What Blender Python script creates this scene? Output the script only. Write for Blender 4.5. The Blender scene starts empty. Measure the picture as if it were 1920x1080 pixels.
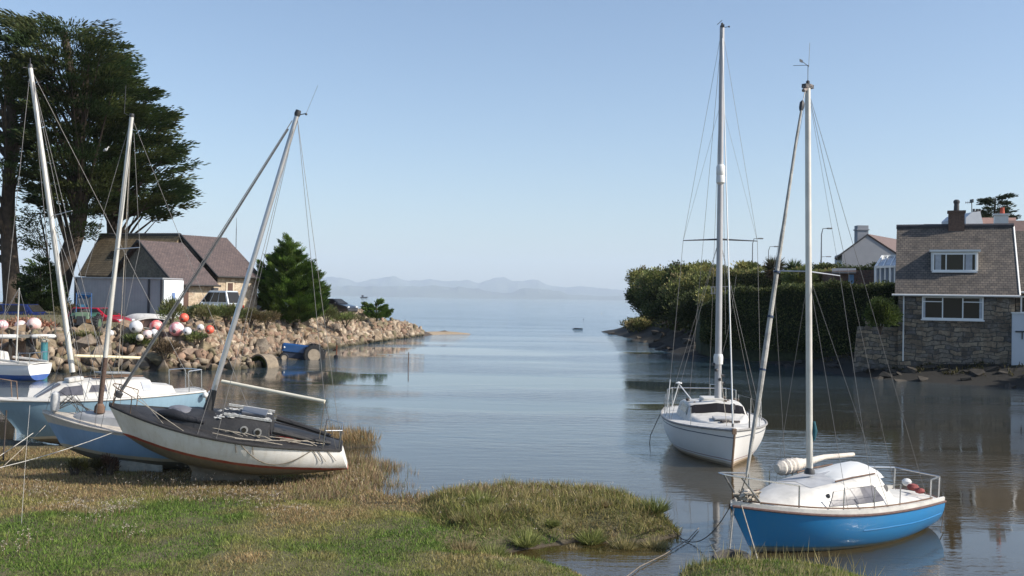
import bpy, bmesh, math, random
import numpy as np
from mathutils import Vector, Matrix, Euler, noise as mnoise
random.seed(7); RNG = np.random.default_rng(11)
SC = bpy.context.scene; COL = SC.collection; PI = math.pi
R = math.radians
# ------------------------------------------------------------------ camera
F = 1867.0; CAMZ = 4.4; ROLL = R(0.9); PITCH = math.atan(19 / F)
cam = bpy.data.cameras.new('camera'); camo = bpy.data.objects.new('camera', cam); COL.objects.link(camo)
cam.sensor_width = 36; cam.lens = 36 * F / 1920; cam.clip_start = .1; cam.clip_end = 90000
fw = Vector((0, math.cos(PITCH), math.sin(PITCH)))
_r0 = Vector((1, 0, 0)); _u0 = _r0.cross(fw)
RT = _r0 * math.cos(ROLL) + _u0 * math.sin(ROLL)
UP = _u0 * math.cos(ROLL) - _r0 * math.sin(ROLL)
camo.matrix_world = Matrix(((RT.x, UP.x, -fw.x, 0), (RT.y, UP.y, -fw.y, 0), (RT.z, UP.z, -fw.z, CAMZ), (0, 0, 0, 1)))
SC.camera = camo
CP = Vector((0, 0, CAMZ))
def ray(px, py): return fw + RT * ((px - 960) / F) + UP * ((540 - py) / F)
def at(px, py, Y):                     # world point seen at a pixel, Y metres ahead
    d = ray(px, py); return CP + d * (Y / d.y)
def onz(px, py, z=0.0):                # world point seen at a pixel, on the level z
    d = ray(px, py); return CP + d * ((z - CAMZ) / d.z)
# ------------------------------------------------------------------ sky, sun, exposure
SUN_EL = R(35); SUN = Vector((math.cos(SUN_EL) * .97, -math.cos(SUN_EL) * .24, math.sin(SUN_EL))).normalized()
w = bpy.data.worlds.new('World'); SC.world = w; w.use_nodes = True
nt = w.node_tree; bg = nt.nodes['Background']; sk = nt.nodes.new('ShaderNodeTexSky')
sk.sky_type = 'NISHITA'; sk.sun_disc = False; sk.sun_elevation = SUN_EL
sk.sun_rotation = math.atan2(SUN.x, SUN.y); sk.air_density = 1.0; sk.dust_density = 1.1; sk.ozone_density = 2.6; sk.altitude = 0
nt.links.new(sk.outputs[0], bg.inputs[0]); bg.inputs[1].default_value = 0.135
sl = bpy.data.lights.new('sun', 'SUN'); sl.energy = 5.0; sl.angle = R(.5); sl.color = (1, .93, .82)
so = bpy.data.objects.new('sun', sl); COL.objects.link(so); so.rotation_euler = (-SUN).to_track_quat('-Z', 'Y').to_euler(); so.location = (40, 0, 60)
SC.view_settings.view_transform = 'Standard'; SC.view_settings.look = 'None'; SC.view_settings.exposure = 0.28; SC.view_settings.gamma = 1
SC.cycles.use_denoising = True
SC.cycles.max_bounces = 6; SC.cycles.volume_bounces = 2; SC.cycles.transparent_max_bounces = 8
# ------------------------------------------------------------------ objects
def tag(o, label=None, cat=None, group=None, kind=None):
    if label: o['label'] = label
    if cat: o['category'] = cat
    if group: o['group'] = group
    if kind: o['kind'] = kind
    return o
def empty(name, loc=(0, 0, 0), rot=(0, 0, 0)):
    o = bpy.data.objects.new(name, None); COL.objects.link(o); o.location = loc; o.rotation_euler = rot; o.empty_display_size = .2
    return o
def mw(o): return Matrix.Translation(o.location) @ o.rotation_euler.to_matrix().to_4x4() @ Matrix.Diagonal((*o.scale, 1))
def loc_of(o, p): return mw(o).inverted() @ Vector(p)
def copy_tree(o, parent=None):
    c = o.copy(); COL.objects.link(c); c.parent = parent
    for ch in [x for x in list(bpy.data.objects) if x.parent == o and x is not c]: copy_tree(ch, c)
    return c
class MB:
    def __init__(s): s.v = []; s.f = []; s.m = []; s.mi = 0
    def add(s, vs, fs):
        b = len(s.v); s.v += [tuple(x) for x in vs]; s.f += [tuple(b + i for i in f) for f in fs]; s.m += [s.mi] * len(fs); return s
    def box(s, c, d, rz=0, ry=0, rx=0, M=None):
        x, y, z = [a / 2 for a in d]
        vs = [Vector(p) for p in ((-x, -y, -z), (x, -y, -z), (x, y, -z), (-x, y, -z), (-x, -y, z), (x, -y, z), (x, y, z), (-x, y, z))]
        m = Euler((rx, ry, rz)).to_matrix(); vs = [m @ v + Vector(c) for v in vs]
        if M: vs = [M @ v for v in vs]
        return s.add(vs, [(0, 3, 2, 1), (4, 5, 6, 7), (0, 1, 5, 4), (1, 2, 6, 5), (2, 3, 7, 6), (3, 0, 4, 7)])
    def tube(s, pts, r, n=8, cap=True):
        pts = [Vector(p) for p in pts]; rs = r if isinstance(r, (list, tuple)) else [r] * len(pts)
        b = len(s.v); vs = []; prev = None
        for i, p in enumerate(pts):
            t = (pts[min(i + 1, len(pts) - 1)] - pts[max(i - 1, 0)])
            if t.length < 1e-9: t = Vector((0, 0, 1))
            t.normalize()
            if prev is None:
                a = t.orthogonal().normalized()
            else:
                a = prev - t * prev.dot(t)
                a = a.normalized() if a.length > 1e-6 else t.orthogonal().normalized()
            prev = a; c = t.cross(a)
            for k in range(n):
                th = 2 * PI * k / n; vs.append(p + (a * math.cos(th) + c * math.sin(th)) * rs[i])
        fs = [(i * n + k, i * n + (k + 1) % n, (i + 1) * n + (k + 1) % n, (i + 1) * n + k) for i in range(len(pts) - 1) for k in range(n)]
        if cap: fs += [tuple(range(n - 1, -1, -1)), tuple((len(pts) - 1) * n + k for k in range(n))]
        return s.add(vs, fs)
    def lathe(s, c, prof, n=16, axis=(0, 0, 1), cap=True):     # prof: (radius, height along axis)
        ax = Vector(axis).normalized(); a = ax.orthogonal().normalized(); b_ = ax.cross(a); c = Vector(c); vs = []
        for r, h in prof:
            for k in range(n):
                th = 2 * PI * k / n; vs.append(c + ax * h + (a * math.cos(th) + b_ * math.sin(th)) * max(r, 1e-4))
        fs = [(i * n + k, i * n + (k + 1) % n, (i + 1) * n + (k + 1) % n, (i + 1) * n + k) for i in range(len(prof) - 1) for k in range(n)]
        if cap: fs += [tuple(range(n - 1, -1, -1)), tuple((len(prof) - 1) * n + k for k in range(n))]
        return s.add(vs, fs)
    def ball(s, c, r, n=12, sq=1.0):
        m = n // 2
        return s.lathe((c[0], c[1], c[2]), [(r * math.sin(PI * i / m), -r * sq * math.cos(PI * i / m)) for i in range(m + 1)], n)
    def loft(s, secs, closed=False, cap=False):
        n = len(secs[0]); vs = [p for q in secs for p in q]; fs = []
        for i in range(len(secs) - 1):
            for k in range(n if closed else n - 1):
                fs.append((i * n + k, i * n + (k + 1) % n, (i + 1) * n + (k + 1) % n, (i + 1) * n + k))
        if cap: fs += [tuple(range(n - 1, -1, -1)), tuple((len(secs) - 1) * n + k for k in range(n))]
        return s.add(vs, fs)
    def prism(s, poly, d):                            # poly: 3-D points, extruded by vector d
        n = len(poly); d = Vector(d); vs = [Vector(p) for p in poly] + [Vector(p) + d for p in poly]
        return s.add(vs, [tuple(range(n - 1, -1, -1)), tuple(range(n, 2 * n))] + [(k, (k + 1) % n, n + (k + 1) % n, n + k) for k in range(n)])
    def build(s, name, mats, parent=None, smooth=False, bevel=0, loc=None, fixn=True, auto=True):
        me = bpy.data.meshes.new(name); me.from_pydata(s.v, [], s.f)
        mats = mats if isinstance(mats, (list, tuple)) else [mats]
        for m in mats: me.materials.append(m)
        if len(mats) > 1: me.polygons.foreach_set('material_index', s.m)
        if fixn:
            bm = bmesh.new(); bm.from_mesh(me); bmesh.ops.recalc_face_normals(bm, faces=bm.faces); bm.to_mesh(me); bm.free()
        if smooth:
            me.polygons.foreach_set('use_smooth', [True] * len(me.polygons))
            if auto: me.set_sharp_from_angle(angle=R(38))
        me.update()
        o = bpy.data.objects.new(name, me); COL.objects.link(o)
        if loc is not None: o.location = loc
        if parent: o.parent = parent
        if bevel:
            b = o.modifiers.new('b', 'BEVEL'); b.width = bevel; b.segments = 2; b.limit_method = 'ANGLE'
        return o
def npmesh(name, V, Fq, mat, colors=None, smooth=False, parent=None):   # fast mesh from arrays; Fq (n,k)
    me = bpy.data.meshes.new(name); n, k = Fq.shape
    me.vertices.add(len(V)); me.vertices.foreach_set('co', np.asarray(V, np.float32).ravel())
    me.loops.add(n * k); me.loops.foreach_set('vertex_index', Fq.astype(np.int32).ravel())
    me.polygons.add(n); me.polygons.foreach_set('loop_start', np.arange(n, dtype=np.int32) * k)
    me.update(calc_edges=True)
    if colors is not None:
        a = me.attributes.new('tint', 'FLOAT_COLOR', 'POINT'); c = np.ones((len(V), 4), np.float32); c[:, :3] = colors
        a.data.foreach_set('color', c.ravel())
    if smooth: me.polygons.foreach_set('use_smooth', np.ones(n, bool))
    me.materials.append(mat); me.validate()
    o = bpy.data.objects.new(name, me); COL.objects.link(o)
    if parent: o.parent = parent
    return o
# ------------------------------------------------------------------ materials
def newmat(name):
    m = bpy.data.materials.new(name); m.use_nodes = True; t = m.node_tree; return m, t, t.nodes['Principled BSDF']
def N(t, kind, **kw):
    n = t.nodes.new(kind)
    for k, v in kw.items():
        if k.startswith('_'): n.inputs[k[1:].replace('_', ' ')].default_value = v
        else: setattr(n, k, v)
    return n
def L(t, a, b): t.links.new(a, b)
def ramp(t, fac, stops):
    r = t.nodes.new('ShaderNodeValToRGB'); e = r.color_ramp.elements
    while len(e) < len(stops): e.new(.5)
    for i, (p, c) in enumerate(stops): e[i].position = p; e[i].color = (*c, 1) if len(c) == 3 else c
    L(t, fac, r.inputs[0]); return r.outputs[0]
def mixc(t, fac, a, b, mode='MIX'):
    n = t.nodes.new('ShaderNodeMix'); n.data_type = 'RGBA'; n.blend_type = mode
    for s, v in ((0, fac), (6, a), (7, b)):
        if isinstance(v, (int, float)): n.inputs[s].default_value = v
        elif isinstance(v, tuple): n.inputs[s].default_value = (*v, 1) if len(v) == 3 else v
        else: L(t, v, n.inputs[s])
    return n.outputs[2]
def noise(t, scale, detail=4, rough=.55, vec=None):
    n = N(t, 'ShaderNodeTexNoise', _Scale=scale, _Detail=detail, _Roughness=rough)
    if vec is None:
        c = t.nodes.new('ShaderNodeTexCoord'); vec = c.outputs['Object']
    L(t, vec, n.inputs['Vector']); return n.outputs[0]
def bump(t, b, h, strength=.3, dist=.02):
    n = N(t, 'ShaderNodeBump', _Strength=strength, _Distance=dist); L(t, h, n.inputs['Height']); L(t, n.outputs[0], b.inputs['Normal'])
def mat(name, col, rough=.6, var=.25, scale=6, metal=0, bmp=0, col2=None, coat=0):
    m, t, b = newmat(name); b.inputs['Roughness'].default_value = rough; b.inputs['Metallic'].default_value = metal
    n = noise(t, scale); c2 = col2 or tuple(c * (1 - var) for c in col)
    L(t, ramp(t, n, [(.3, c2), (.65, col)]), b.inputs['Base Color'])
    if bmp: bump(t, b, noise(t, scale * 5), bmp, .02)
    if coat: b.inputs['Coat Weight'].default_value = coat
    return m
def leafmat(name, mul=1.0, trans=.25, rough=.75):
    m, t, b = newmat(name); a = N(t, 'ShaderNodeAttribute', attribute_name='tint')
    c = mixc(t, 1.0, a.outputs['Color'], (mul, mul, mul), 'MULTIPLY')
    L(t, c, b.inputs['Base Color']); b.inputs['Roughness'].default_value = rough; b.inputs['Specular IOR Level'].default_value = .25
    tr = t.nodes.new('ShaderNodeBsdfTranslucent'); L(t, c, tr.inputs[0]); mx = t.nodes.new('ShaderNodeMixShader'); mx.inputs[0].default_value = trans
    L(t, b.outputs[0], mx.inputs[1]); L(t, tr.outputs[0], mx.inputs[2]); L(t, mx.outputs[0], t.nodes['Material Output'].inputs[0])
    return m
LEAF = leafmat('foliage'); GRASS = leafmat('grass_blades', trans=.35)
BARK = mat('bark', (.075, .055, .04), .9, .5, 3, bmp=.6)
WHITE = mat('white_paint', (.72, .72, .70), .35, .12, 2.5)
WOODW = mat('white_window_frame', (.78, .78, .76), .4, .05, 4)
ALU = mat('aluminium', (.55, .55, .56), .35, .15, 4, metal=.7)
MASTW = mat('cream_anodised_mast', (.62, .60, .55), .42, .18, 3, metal=.25)
STEEL = mat('stainless_steel', (.55, .55, .55), .25, .1, 10, metal=.9)
WIRE = mat('rigging_wire', (.22, .21, .20), .5, .2, 10, metal=.3)
ROPE = mat('rope', (.42, .37, .30), .9, .35, 20)
ROPEW = mat('white_rope', (.66, .63, .57), .9, .2, 20)
BLACK = mat('black_rubber', (.025, .025, .027), .7, .3, 8, bmp=.3)
DARKM = mat('dark_metal', (.05, .05, .055), .5, .3, 6)
def glassmat(name, col=(.03, .035, .04), rough=.06):
    m, t, b = newmat(name); b.inputs['Base Color'].default_value = (*col, 1); b.inputs['Roughness'].default_value = rough; b.inputs['IOR'].default_value = 1.5; b.inputs['Specular IOR Level'].default_value = .28; return m
GLASS = glassmat('window_glass', (.03, .028, .025), .08); HAZYGLASS = mat('scratched_perspex', (.13, .13, .155), .38, .4, 5)
HAZYGLASS.node_tree.nodes['Principled BSDF'].inputs['Roughness'].default_value = .30; HAZYGLASS.node_tree.nodes['Principled BSDF'].inputs['Specular IOR Level'].default_value = .15
# ------------------------------------------------------------------ signed distance to shore polygons (positive inside land)
def sdf(poly, X, Y):
    P = np.array(poly, float); inside = np.zeros(X.shape, bool); d = np.full(X.shape, 1e9)
    for i in range(len(P)):
        a = P[i]; b = P[(i + 1) % len(P)]; e = b - a; L2 = max(e @ e, 1e-9)
        t = np.clip(((X - a[0]) * e[0] + (Y - a[1]) * e[1]) / L2, 0, 1)
        d = np.minimum(d, np.hypot(X - a[0] - t * e[0], Y - a[1] - t * e[1]))
        if a[1] != b[1]:
            c = ((a[1] > Y) != (b[1] > Y)) & (X < (b[0] - a[0]) * (Y - a[1]) / (b[1] - a[1]) + a[0]); inside ^= c
    return np.where(inside, d, -d)
def vnoise(X, Y, s, seed=0):           # smooth value noise
    r = np.random.default_rng(seed); T = r.random((256, 256)); x = X * s + 1000.3; y = Y * s + 1000.7
    i = np.floor(x).astype(int); j = np.floor(y).astype(int); u = x - i; v = y - j; u = u * u * (3 - 2 * u); v = v * v * (3 - 2 * v)
    g = lambda a, b: T[a % 256, b % 256]
    return (g(i, j) * (1 - u) + g(i + 1, j) * u) * (1 - v) + (g(i, j + 1) * (1 - u) + g(i + 1, j + 1) * u) * v
def fbm(X, Y, s, seed=0, o=4):
    r = 0; a = 1; t = 0
    for k in range(o): r = r + a * vnoise(X, Y, s * 2 ** k, seed + k); t += a; a *= .5
    return r / t
def pxpoly(l): return [tuple(onz(x, y)[:2]) for x, y in l]
MARSH = pxpoly([(-500, 815), (-100, 822), (60, 832), (200, 852), (330, 862), (560, 868), (640, 862), (672, 868), (700, 880), (712, 894), (695, 906), (690, 922), (735, 938), (800, 940),
                (900, 930), (1000, 926), (1080, 930), (1200, 955), (1258, 985), (1275, 1003), (1230, 1014), (1150, 1018), (1090, 1014), (1040, 1022), (960, 1034), (868, 1040),
                (860, 1046), (1000, 1058), (1075, 1074), (1120, 1100), (1200, 1250), (900, 2500), (-3500, 2500)])
PATCH = pxpoly([(1262, 1110), (1280, 1072), (1330, 1062), (1400, 1064), (1500, 1066), (1580, 1078), (1630, 1095), (1800, 1250), (1300, 1250)])
TUFT = pxpoly([(596, 832), (640, 840), (690, 838), (706, 831), (680, 824), (610, 822)])
MOUND = pxpoly([(800, 950), (850, 935), (1000, 930), (1100, 934), (1200, 955), (1255, 988), (1265, 1003), (1180, 1010), (1080, 1006), (990, 1018), (880, 1026), (830, 1010), (800, 975)])
def hmarsh(X, Y):
    d = np.maximum(np.maximum(sdf(MARSH, X, Y), sdf(PATCH, X, Y)), sdf(TUFT, X, Y))
    n = fbm(X, Y, .55, 3)
    cap_ = np.interp(Y, [18.5, 21], [1, .45])
    return np.where(d > 0, np.minimum(.03 + d * .35, (.16 + .16 * n) * cap_) + (.10 * (fbm(X, Y, 1.7, 9) - .5) + .16 * (fbm(X, Y, .8, 19) - .45) * np.clip((20 - Y) / 3, 0, 1)) * np.clip(d, 0, 1) + (.10 + .16 * fbm(X, Y, 1.4, 29)) * np.clip(sdf(MOUND, X, Y) / .4, 0, 1), np.maximum(d * .22, -.5)), d
BANK = [(-9.0, 118.5), (-6.6, 119.5), (-8, 122), (-12.5, 113.5), (-15.5, 105), (-20, 106), (-30, 114), (-90, 140), (-400, 300), (-400, 40), (-60, 47), (-27, 52.7), (-24.3, 54.0), (-18.9, 56), (-15.9, 58), (-15.2, 60.5), (-17.2, 66), (-15.5, 79), (-13.4, 92.5), (-11.3, 105), (-9.6, 113)]
def hbank(X, Y):
    d = sdf(BANK, X, Y) + .5 * (fbm(X, Y, .35, 21) - .5)
    top = np.interp(d, [0, .6, 3.2, 5, 10, 18], [0, .35, 1.75, 2.05, 2.25, 2.55])
    sp = np.clip((118.5 - Y) / 9, 0, 1)              # the spit runs out to sand
    h = np.where(d > 0, top * sp + (1 - sp) * np.minimum(d * .3, .35), np.maximum(d * .35, -1))
    far = np.clip((Y - 105) / 40, 0, 1) * np.clip((-X - 30) / 30, 0, 1)
    hill = np.clip((Y - 105) / 90, 0, 1) * np.clip((-X - 40) / 30, 0, 1) * 9
    h = np.where(d > 0, np.minimum(h * np.interp(Y, [59, 68], [1, 1.34]), 2.8), h)
    return h + .12 * (fbm(X, Y, .8, 5) - .5) * (d > 0) + np.where(d > 4, hill, 0), d
HEAD = [(60, 44), (29, 52.0), (27.6, 53.4), (22.8, 57.0), (20.5, 60.6), (19.9, 68), (18.2, 72.7), (15.7, 79), (13.6, 84.5), (14.2, 102), (14.0, 112), (12.2, 135), (13.0, 141), (16, 150), (40, 175), (400, 300), (400, 20), (120, 30)]
def hhead(X, Y):
    d = sdf(HEAD, X, Y) + .6 * (fbm(X, Y, .3, 31) - .5)
    gentle = np.interp(d, [0, 1.5, 3.5, 9, 14, 22, 60], [0, .35, 1.0, 1.1, 2.6, 4.6, 5.0])
    steep = np.interp(d, [0, 2, 7, 12, 60], [0, .9, 4.4, 5.2, 5.2])
    k = np.clip((Y - 76) / 10, 0, 1); tip = np.clip((143 - Y) / 16, 0.12, 1)
    h = np.where(d > 0, (gentle * (1 - k) + steep * k) * tip, np.maximum(d * .25, -1))
    return h + .25 * (fbm(X, Y, .6, 8) - .5) * np.clip(d, 0, 1), d
def grid(name, x0, x1, y0, y1, step, hf, m):
    xs = np.arange(x0, x1 + step / 2, step); ys = np.arange(y0, y1 + step / 2, step); X, Y = np.meshgrid(xs, ys)
    Z = hf(X, Y)[0]; V = np.stack([X, Y, Z], -1).reshape(-1, 3); nx = len(xs); ny = len(ys)
    i = (np.arange(ny - 1)[:, None] * nx + np.arange(nx - 1)[None]).ravel(); Fq = np.stack([i, i + 1, i + nx + 1, i + nx], 1)
    keep = Z.reshape(-1)[Fq].max(1) > -.45; Fq = Fq[keep]
    return npmesh(name, V, Fq, m, smooth=True)
def height_at(hf, x, y): return float(hf(np.array([[x]], float), np.array([[y]], float))[0][0, 0])
# ground materials
def groundmat(name, low, mid, top, z1, z2, sc=1.2):
    m, t, b = newmat(name); g = N(t, 'ShaderNodeNewGeometry'); s = t.nodes.new('ShaderNodeSeparateXYZ'); L(t, g.outputs['Position'], s.inputs[0])
    n = noise(t, sc, 6, .6, g.outputs['Position']); n2 = noise(t, sc * 8, 4, .7, g.outputs['Position'])
    a = N(t, 'ShaderNodeMath', operation='MULTIPLY_ADD'); L(t, n, a.inputs[0]); a.inputs[1].default_value = .35; L(t, s.outputs[2], a.inputs[2])
    mr = N(t, 'ShaderNodeMapRange', _From_Min=z1, _From_Max=z2); L(t, a.outputs[0], mr.inputs[0])
    up = mixc(t, n2, top, mid); L(t, mixc(t, mr.outputs[0], low, up), b.inputs['Base Color']); b.inputs['Roughness'].default_value = .9
    bump(t, b, n2, .6, .08); return m
GM = groundmat('marsh_soil', (.065, .05, .032), (.12, .095, .045), (.095, .10, .035), .20, .42)
GB = groundmat('bank_soil', (.075, .055, .04), (.16, .13, .08), (.11, .11, .055), .9, 2.3)
GH = groundmat('headland_rock_soil', (.016, .014, .011), (.032, .028, .021), (.04, .05, .022), 1.2, 2.4, .8)
tag(grid('marsh_ground', -24, 12, 8, 34, .14, hmarsh, GM), kind='structure')
tag(grid('harbour_bank', -120, -5, 40, 190, .8, hbank, GB), kind='structure')
tag(grid('headland', 10, 130, 38, 190, .8, hhead, GH), kind='structure')
# sand on the spit
def hsand(X, Y):
    P = [(-10.5, 114), (-8.0, 118), (-5.2, 119.6), (-8, 123), (-12.8, 117)]
    d = sdf(P, X, Y); return np.where(d > 0, .12 + .12 * np.minimum(d, 1.2), .12 + d * .3), d
tag(grid('sand_spit', -15, -3, 110, 126, .4, hsand, mat('sand', (.36, .28, .19), .9, .2, 2, bmp=.3)), kind='structure')
# ------------------------------------------------------------------ water
def watermat():
    m, t, b = newmat('water'); g = N(t, 'ShaderNodeNewGeometry'); P = g.outputs['Position']
    s = t.nodes.new('ShaderNodeSeparateXYZ'); L(t, P, s.inputs[0])
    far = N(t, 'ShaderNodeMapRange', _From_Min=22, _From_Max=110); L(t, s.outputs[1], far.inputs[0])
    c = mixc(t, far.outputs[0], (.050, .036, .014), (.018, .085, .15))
    L(t, c, b.inputs['Base Color']); b.inputs['Roughness'].default_value = .035; b.inputs['IOR'].default_value = 1.75
    mp = N(t, 'ShaderNodeMapping'); L(t, P, mp.inputs[0]); mp.inputs['Scale'].default_value = (.55, 1.5, 1)
    n1 = noise(t, 1.6, 4, .6, mp.outputs[0]); n3 = noise(t, 7.0, 3, .6, mp.outputs[0]); n2 = noise(t, .07, 3, .5, mp.outputs[0])
    patch = N(t, 'ShaderNodeMapRange', _From_Min=.42, _From_Max=.60, _To_Min=.04, _To_Max=1.25); L(t, n2, patch.inputs[0])
    near = N(t, 'ShaderNodeMapRange', _From_Min=18, _From_Max=60, _To_Min=.5, _To_Max=1.0); L(t, s.outputs[1], near.inputs[0])
    fr = N(t, 'ShaderNodeMapRange', _From_Min=90, _From_Max=160, _To_Min=0, _To_Max=1.6); L(t, s.outputs[1], fr.inputs[0])
    a0 = N(t, 'ShaderNodeMath', operation='MULTIPLY'); L(t, patch.outputs[0], a0.inputs[0]); L(t, near.outputs[0], a0.inputs[1])
    a = N(t, 'ShaderNodeMath', operation='ADD'); L(t, a0.outputs[0], a.inputs[0]); L(t, fr.outputs[0], a.inputs[1])
    h = N(t, 'ShaderNodeMath', operation='MULTIPLY_ADD'); L(t, n3, h.inputs[0]); h.inputs[1].default_value = .18; L(t, n1, h.inputs[2])
    h2 = N(t, 'ShaderNodeMath', operation='MULTIPLY'); L(t, h.outputs[0], h2.inputs[0]); L(t, a.outputs[0], h2.inputs[1])
    bu = N(t, 'ShaderNodeBump', _Strength=.6, _Distance=.065); L(t, h2.outputs[0], bu.inputs['Height']); L(t, bu.outputs[0], b.inputs['Normal'])
    return m
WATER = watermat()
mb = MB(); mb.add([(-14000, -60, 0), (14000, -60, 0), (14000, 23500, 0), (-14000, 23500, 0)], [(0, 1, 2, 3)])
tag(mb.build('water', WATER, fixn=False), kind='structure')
mb = MB(); mb.add([(-14000, -60, -.9), (14000, -60, -.9), (14000, 23500, -.9), (-14000, 23500, -.9)], [(0, 1, 2, 3)])
tag(mb.build('seabed', mat('mud', (.05, .04, .03), .9, .3, .2), fixn=False), kind='structure')
# ------------------------------------------------------------------ far hills across the bay
def hills(name, prof, Y, depth, m, seed):
    nx = 260; x0, x1 = prof[0][0], prof[-1][0]; ny = 14; V = []
    for j in range(ny):
        v = j / (ny - 1); k = math.sin(v * PI / 2) if v < 1 else 1
        for i in range(nx):
            px = x0 + (x1 - x0) * i / (nx - 1); py = np.interp(px, [p[0] for p in prof], [p[1] for p in prof])
            py -= 2.2 * (fbm(np.array([px * 1.0]), np.array([3.3]), .06, seed + 9)[0] - .5) * 2 + 1.2 * (fbm(np.array([px * 1.0]), np.array([7.3]), .25, seed + 12)[0] - .5); p = at(px, py, Y + depth * .5); y = Y + depth * .5 * v; X = p.x * (y / (Y + depth * .5)); n = fbm(np.array([px * 1.0]), np.array([v * 40.0]), .045, seed)[0]
            V.append((X, y, -2 + (p.z + 2) * max(0, k + (n - .5) * .5 * math.sin(v * PI)) + 30 * (n - .5) * v))
    i = (np.arange(ny - 1)[:, None] * nx + np.arange(nx - 1)[None]).ravel(); Fq = np.stack([i, i + 1, i + nx + 1, i + nx], 1)
    return tag(npmesh(name, np.array(V), Fq, m, smooth=True), kind='structure')
HM = mat('far_hillside', (.10, .12, .08), .9, .5, .0012); 
hills('far_hills', [(380, 545), (470, 530), (560, 524), (620, 520), (648, 521), (668, 529), (700, 524), (735, 519), (760, 525), (790, 526), (808, 522), (830, 528), (880, 526), (900, 532), (925, 521), (945, 519), (962, 526), (978, 527), (990, 525), (1010, 526), (1030, 535), (1060, 539), (1090, 536), (1130, 541), (1175, 543), (1260, 549), (1360, 556)], 19500, 4000, HM, 41)
hills('coastal_hills', [(430, 549), (560, 541), (650, 536), (760, 538), (860, 538), (900, 544), (940, 549), (960, 547), (985, 541), (1020, 543), (1048, 545), (1070, 553), (1150, 556), (1200, 558)], 15500, 2200, HM, 57)
# ------------------------------------------------------------------ haze
mb = MB(); mb.box((0, 11900, 449), (27990, 23990, 902)); hz = mb.build('haze', mat('haze_surface', (1, 1, 1))); 
hz.data.materials.clear(); hm = bpy.data.materials.new('haze'); hm.use_nodes = True; t = hm.node_tree; t.nodes.clear()
pv = N(t, 'ShaderNodeVolumePrincipled'); pv.inputs['Color'].default_value = (.80, .89, 1.0, 1); pv.inputs['Density'].default_value = 6.2e-5; pv.inputs['Anisotropy'].default_value = 0
ou = N(t, 'ShaderNodeOutputMaterial'); L(t, pv.outputs[0], ou.inputs['Volume']); hz.data.materials.append(hm); tag(hz, 'thin blue haze over the bay', 'haze', kind='stuff')
# ================================================================== boats
def hullmat(name, bands, stain=(.25, .2, .12), amount=.35, rough=.35, coat=.2, line=None):
    m, t, b = newmat(name); c = t.nodes.new('ShaderNodeTexCoord'); s = t.nodes.new('ShaderNodeSeparateXYZ'); L(t, c.outputs['Object'], s.inputs[0])
    mr = N(t, 'ShaderNodeMapRange', _From_Min=-1.0, _From_Max=1.5); 
    nz = noise(t, 3, 3); ad = N(t, 'ShaderNodeMath', operation='MULTIPLY_ADD'); L(t, nz, ad.inputs[0]); ad.inputs[1].default_value = .03; L(t, s.outputs[2], ad.inputs[2])
    L(t, ad.outputs[0], mr.inputs[0])
    r = t.nodes.new('ShaderNodeValToRGB'); e = r.color_ramp.elements; r.color_ramp.interpolation = 'CONSTANT'
    while len(e) < len(bands): e.new(.5)
    for i, (z, col) in enumerate(bands): e[i].position = max(0, (z + 1.015) / 2.5); e[i].color = (*col, 1)
    L(t, mr.outputs[0], r.inputs[0])
    mp = N(t, 'ShaderNodeMapping'); L(t, c.outputs['Object'], mp.inputs[0]); mp.inputs['Scale'].default_value = (5, 5, .7)
    st = ramp(t, noise(t, 2.0, 5, .65, mp.outputs[0]), [(.48, (0, 0, 0)), (.78, (1, 1, 1))])
    pa = ramp(t, noise(t, 1.3, 5, .7), [(.4, (0, 0, 0)), (.75, (1, 1, 1))])
    k = mixc(t, .5, st, pa); g = N(t, 'ShaderNodeMath', operation='MULTIPLY'); L(t, k, g.inputs[0]); g.inputs[1].default_value = amount
    L(t, mixc(t, g.outputs[0], r.outputs[0], stain), b.inputs['Base Color'])
    b.inputs['Roughness'].default_value = rough; b.inputs['Coat Weight'].default_value = coat; b.inputs['Coat Roughness'].default_value = .15
    bump(t, b, pa, .05, .01); return m
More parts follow.
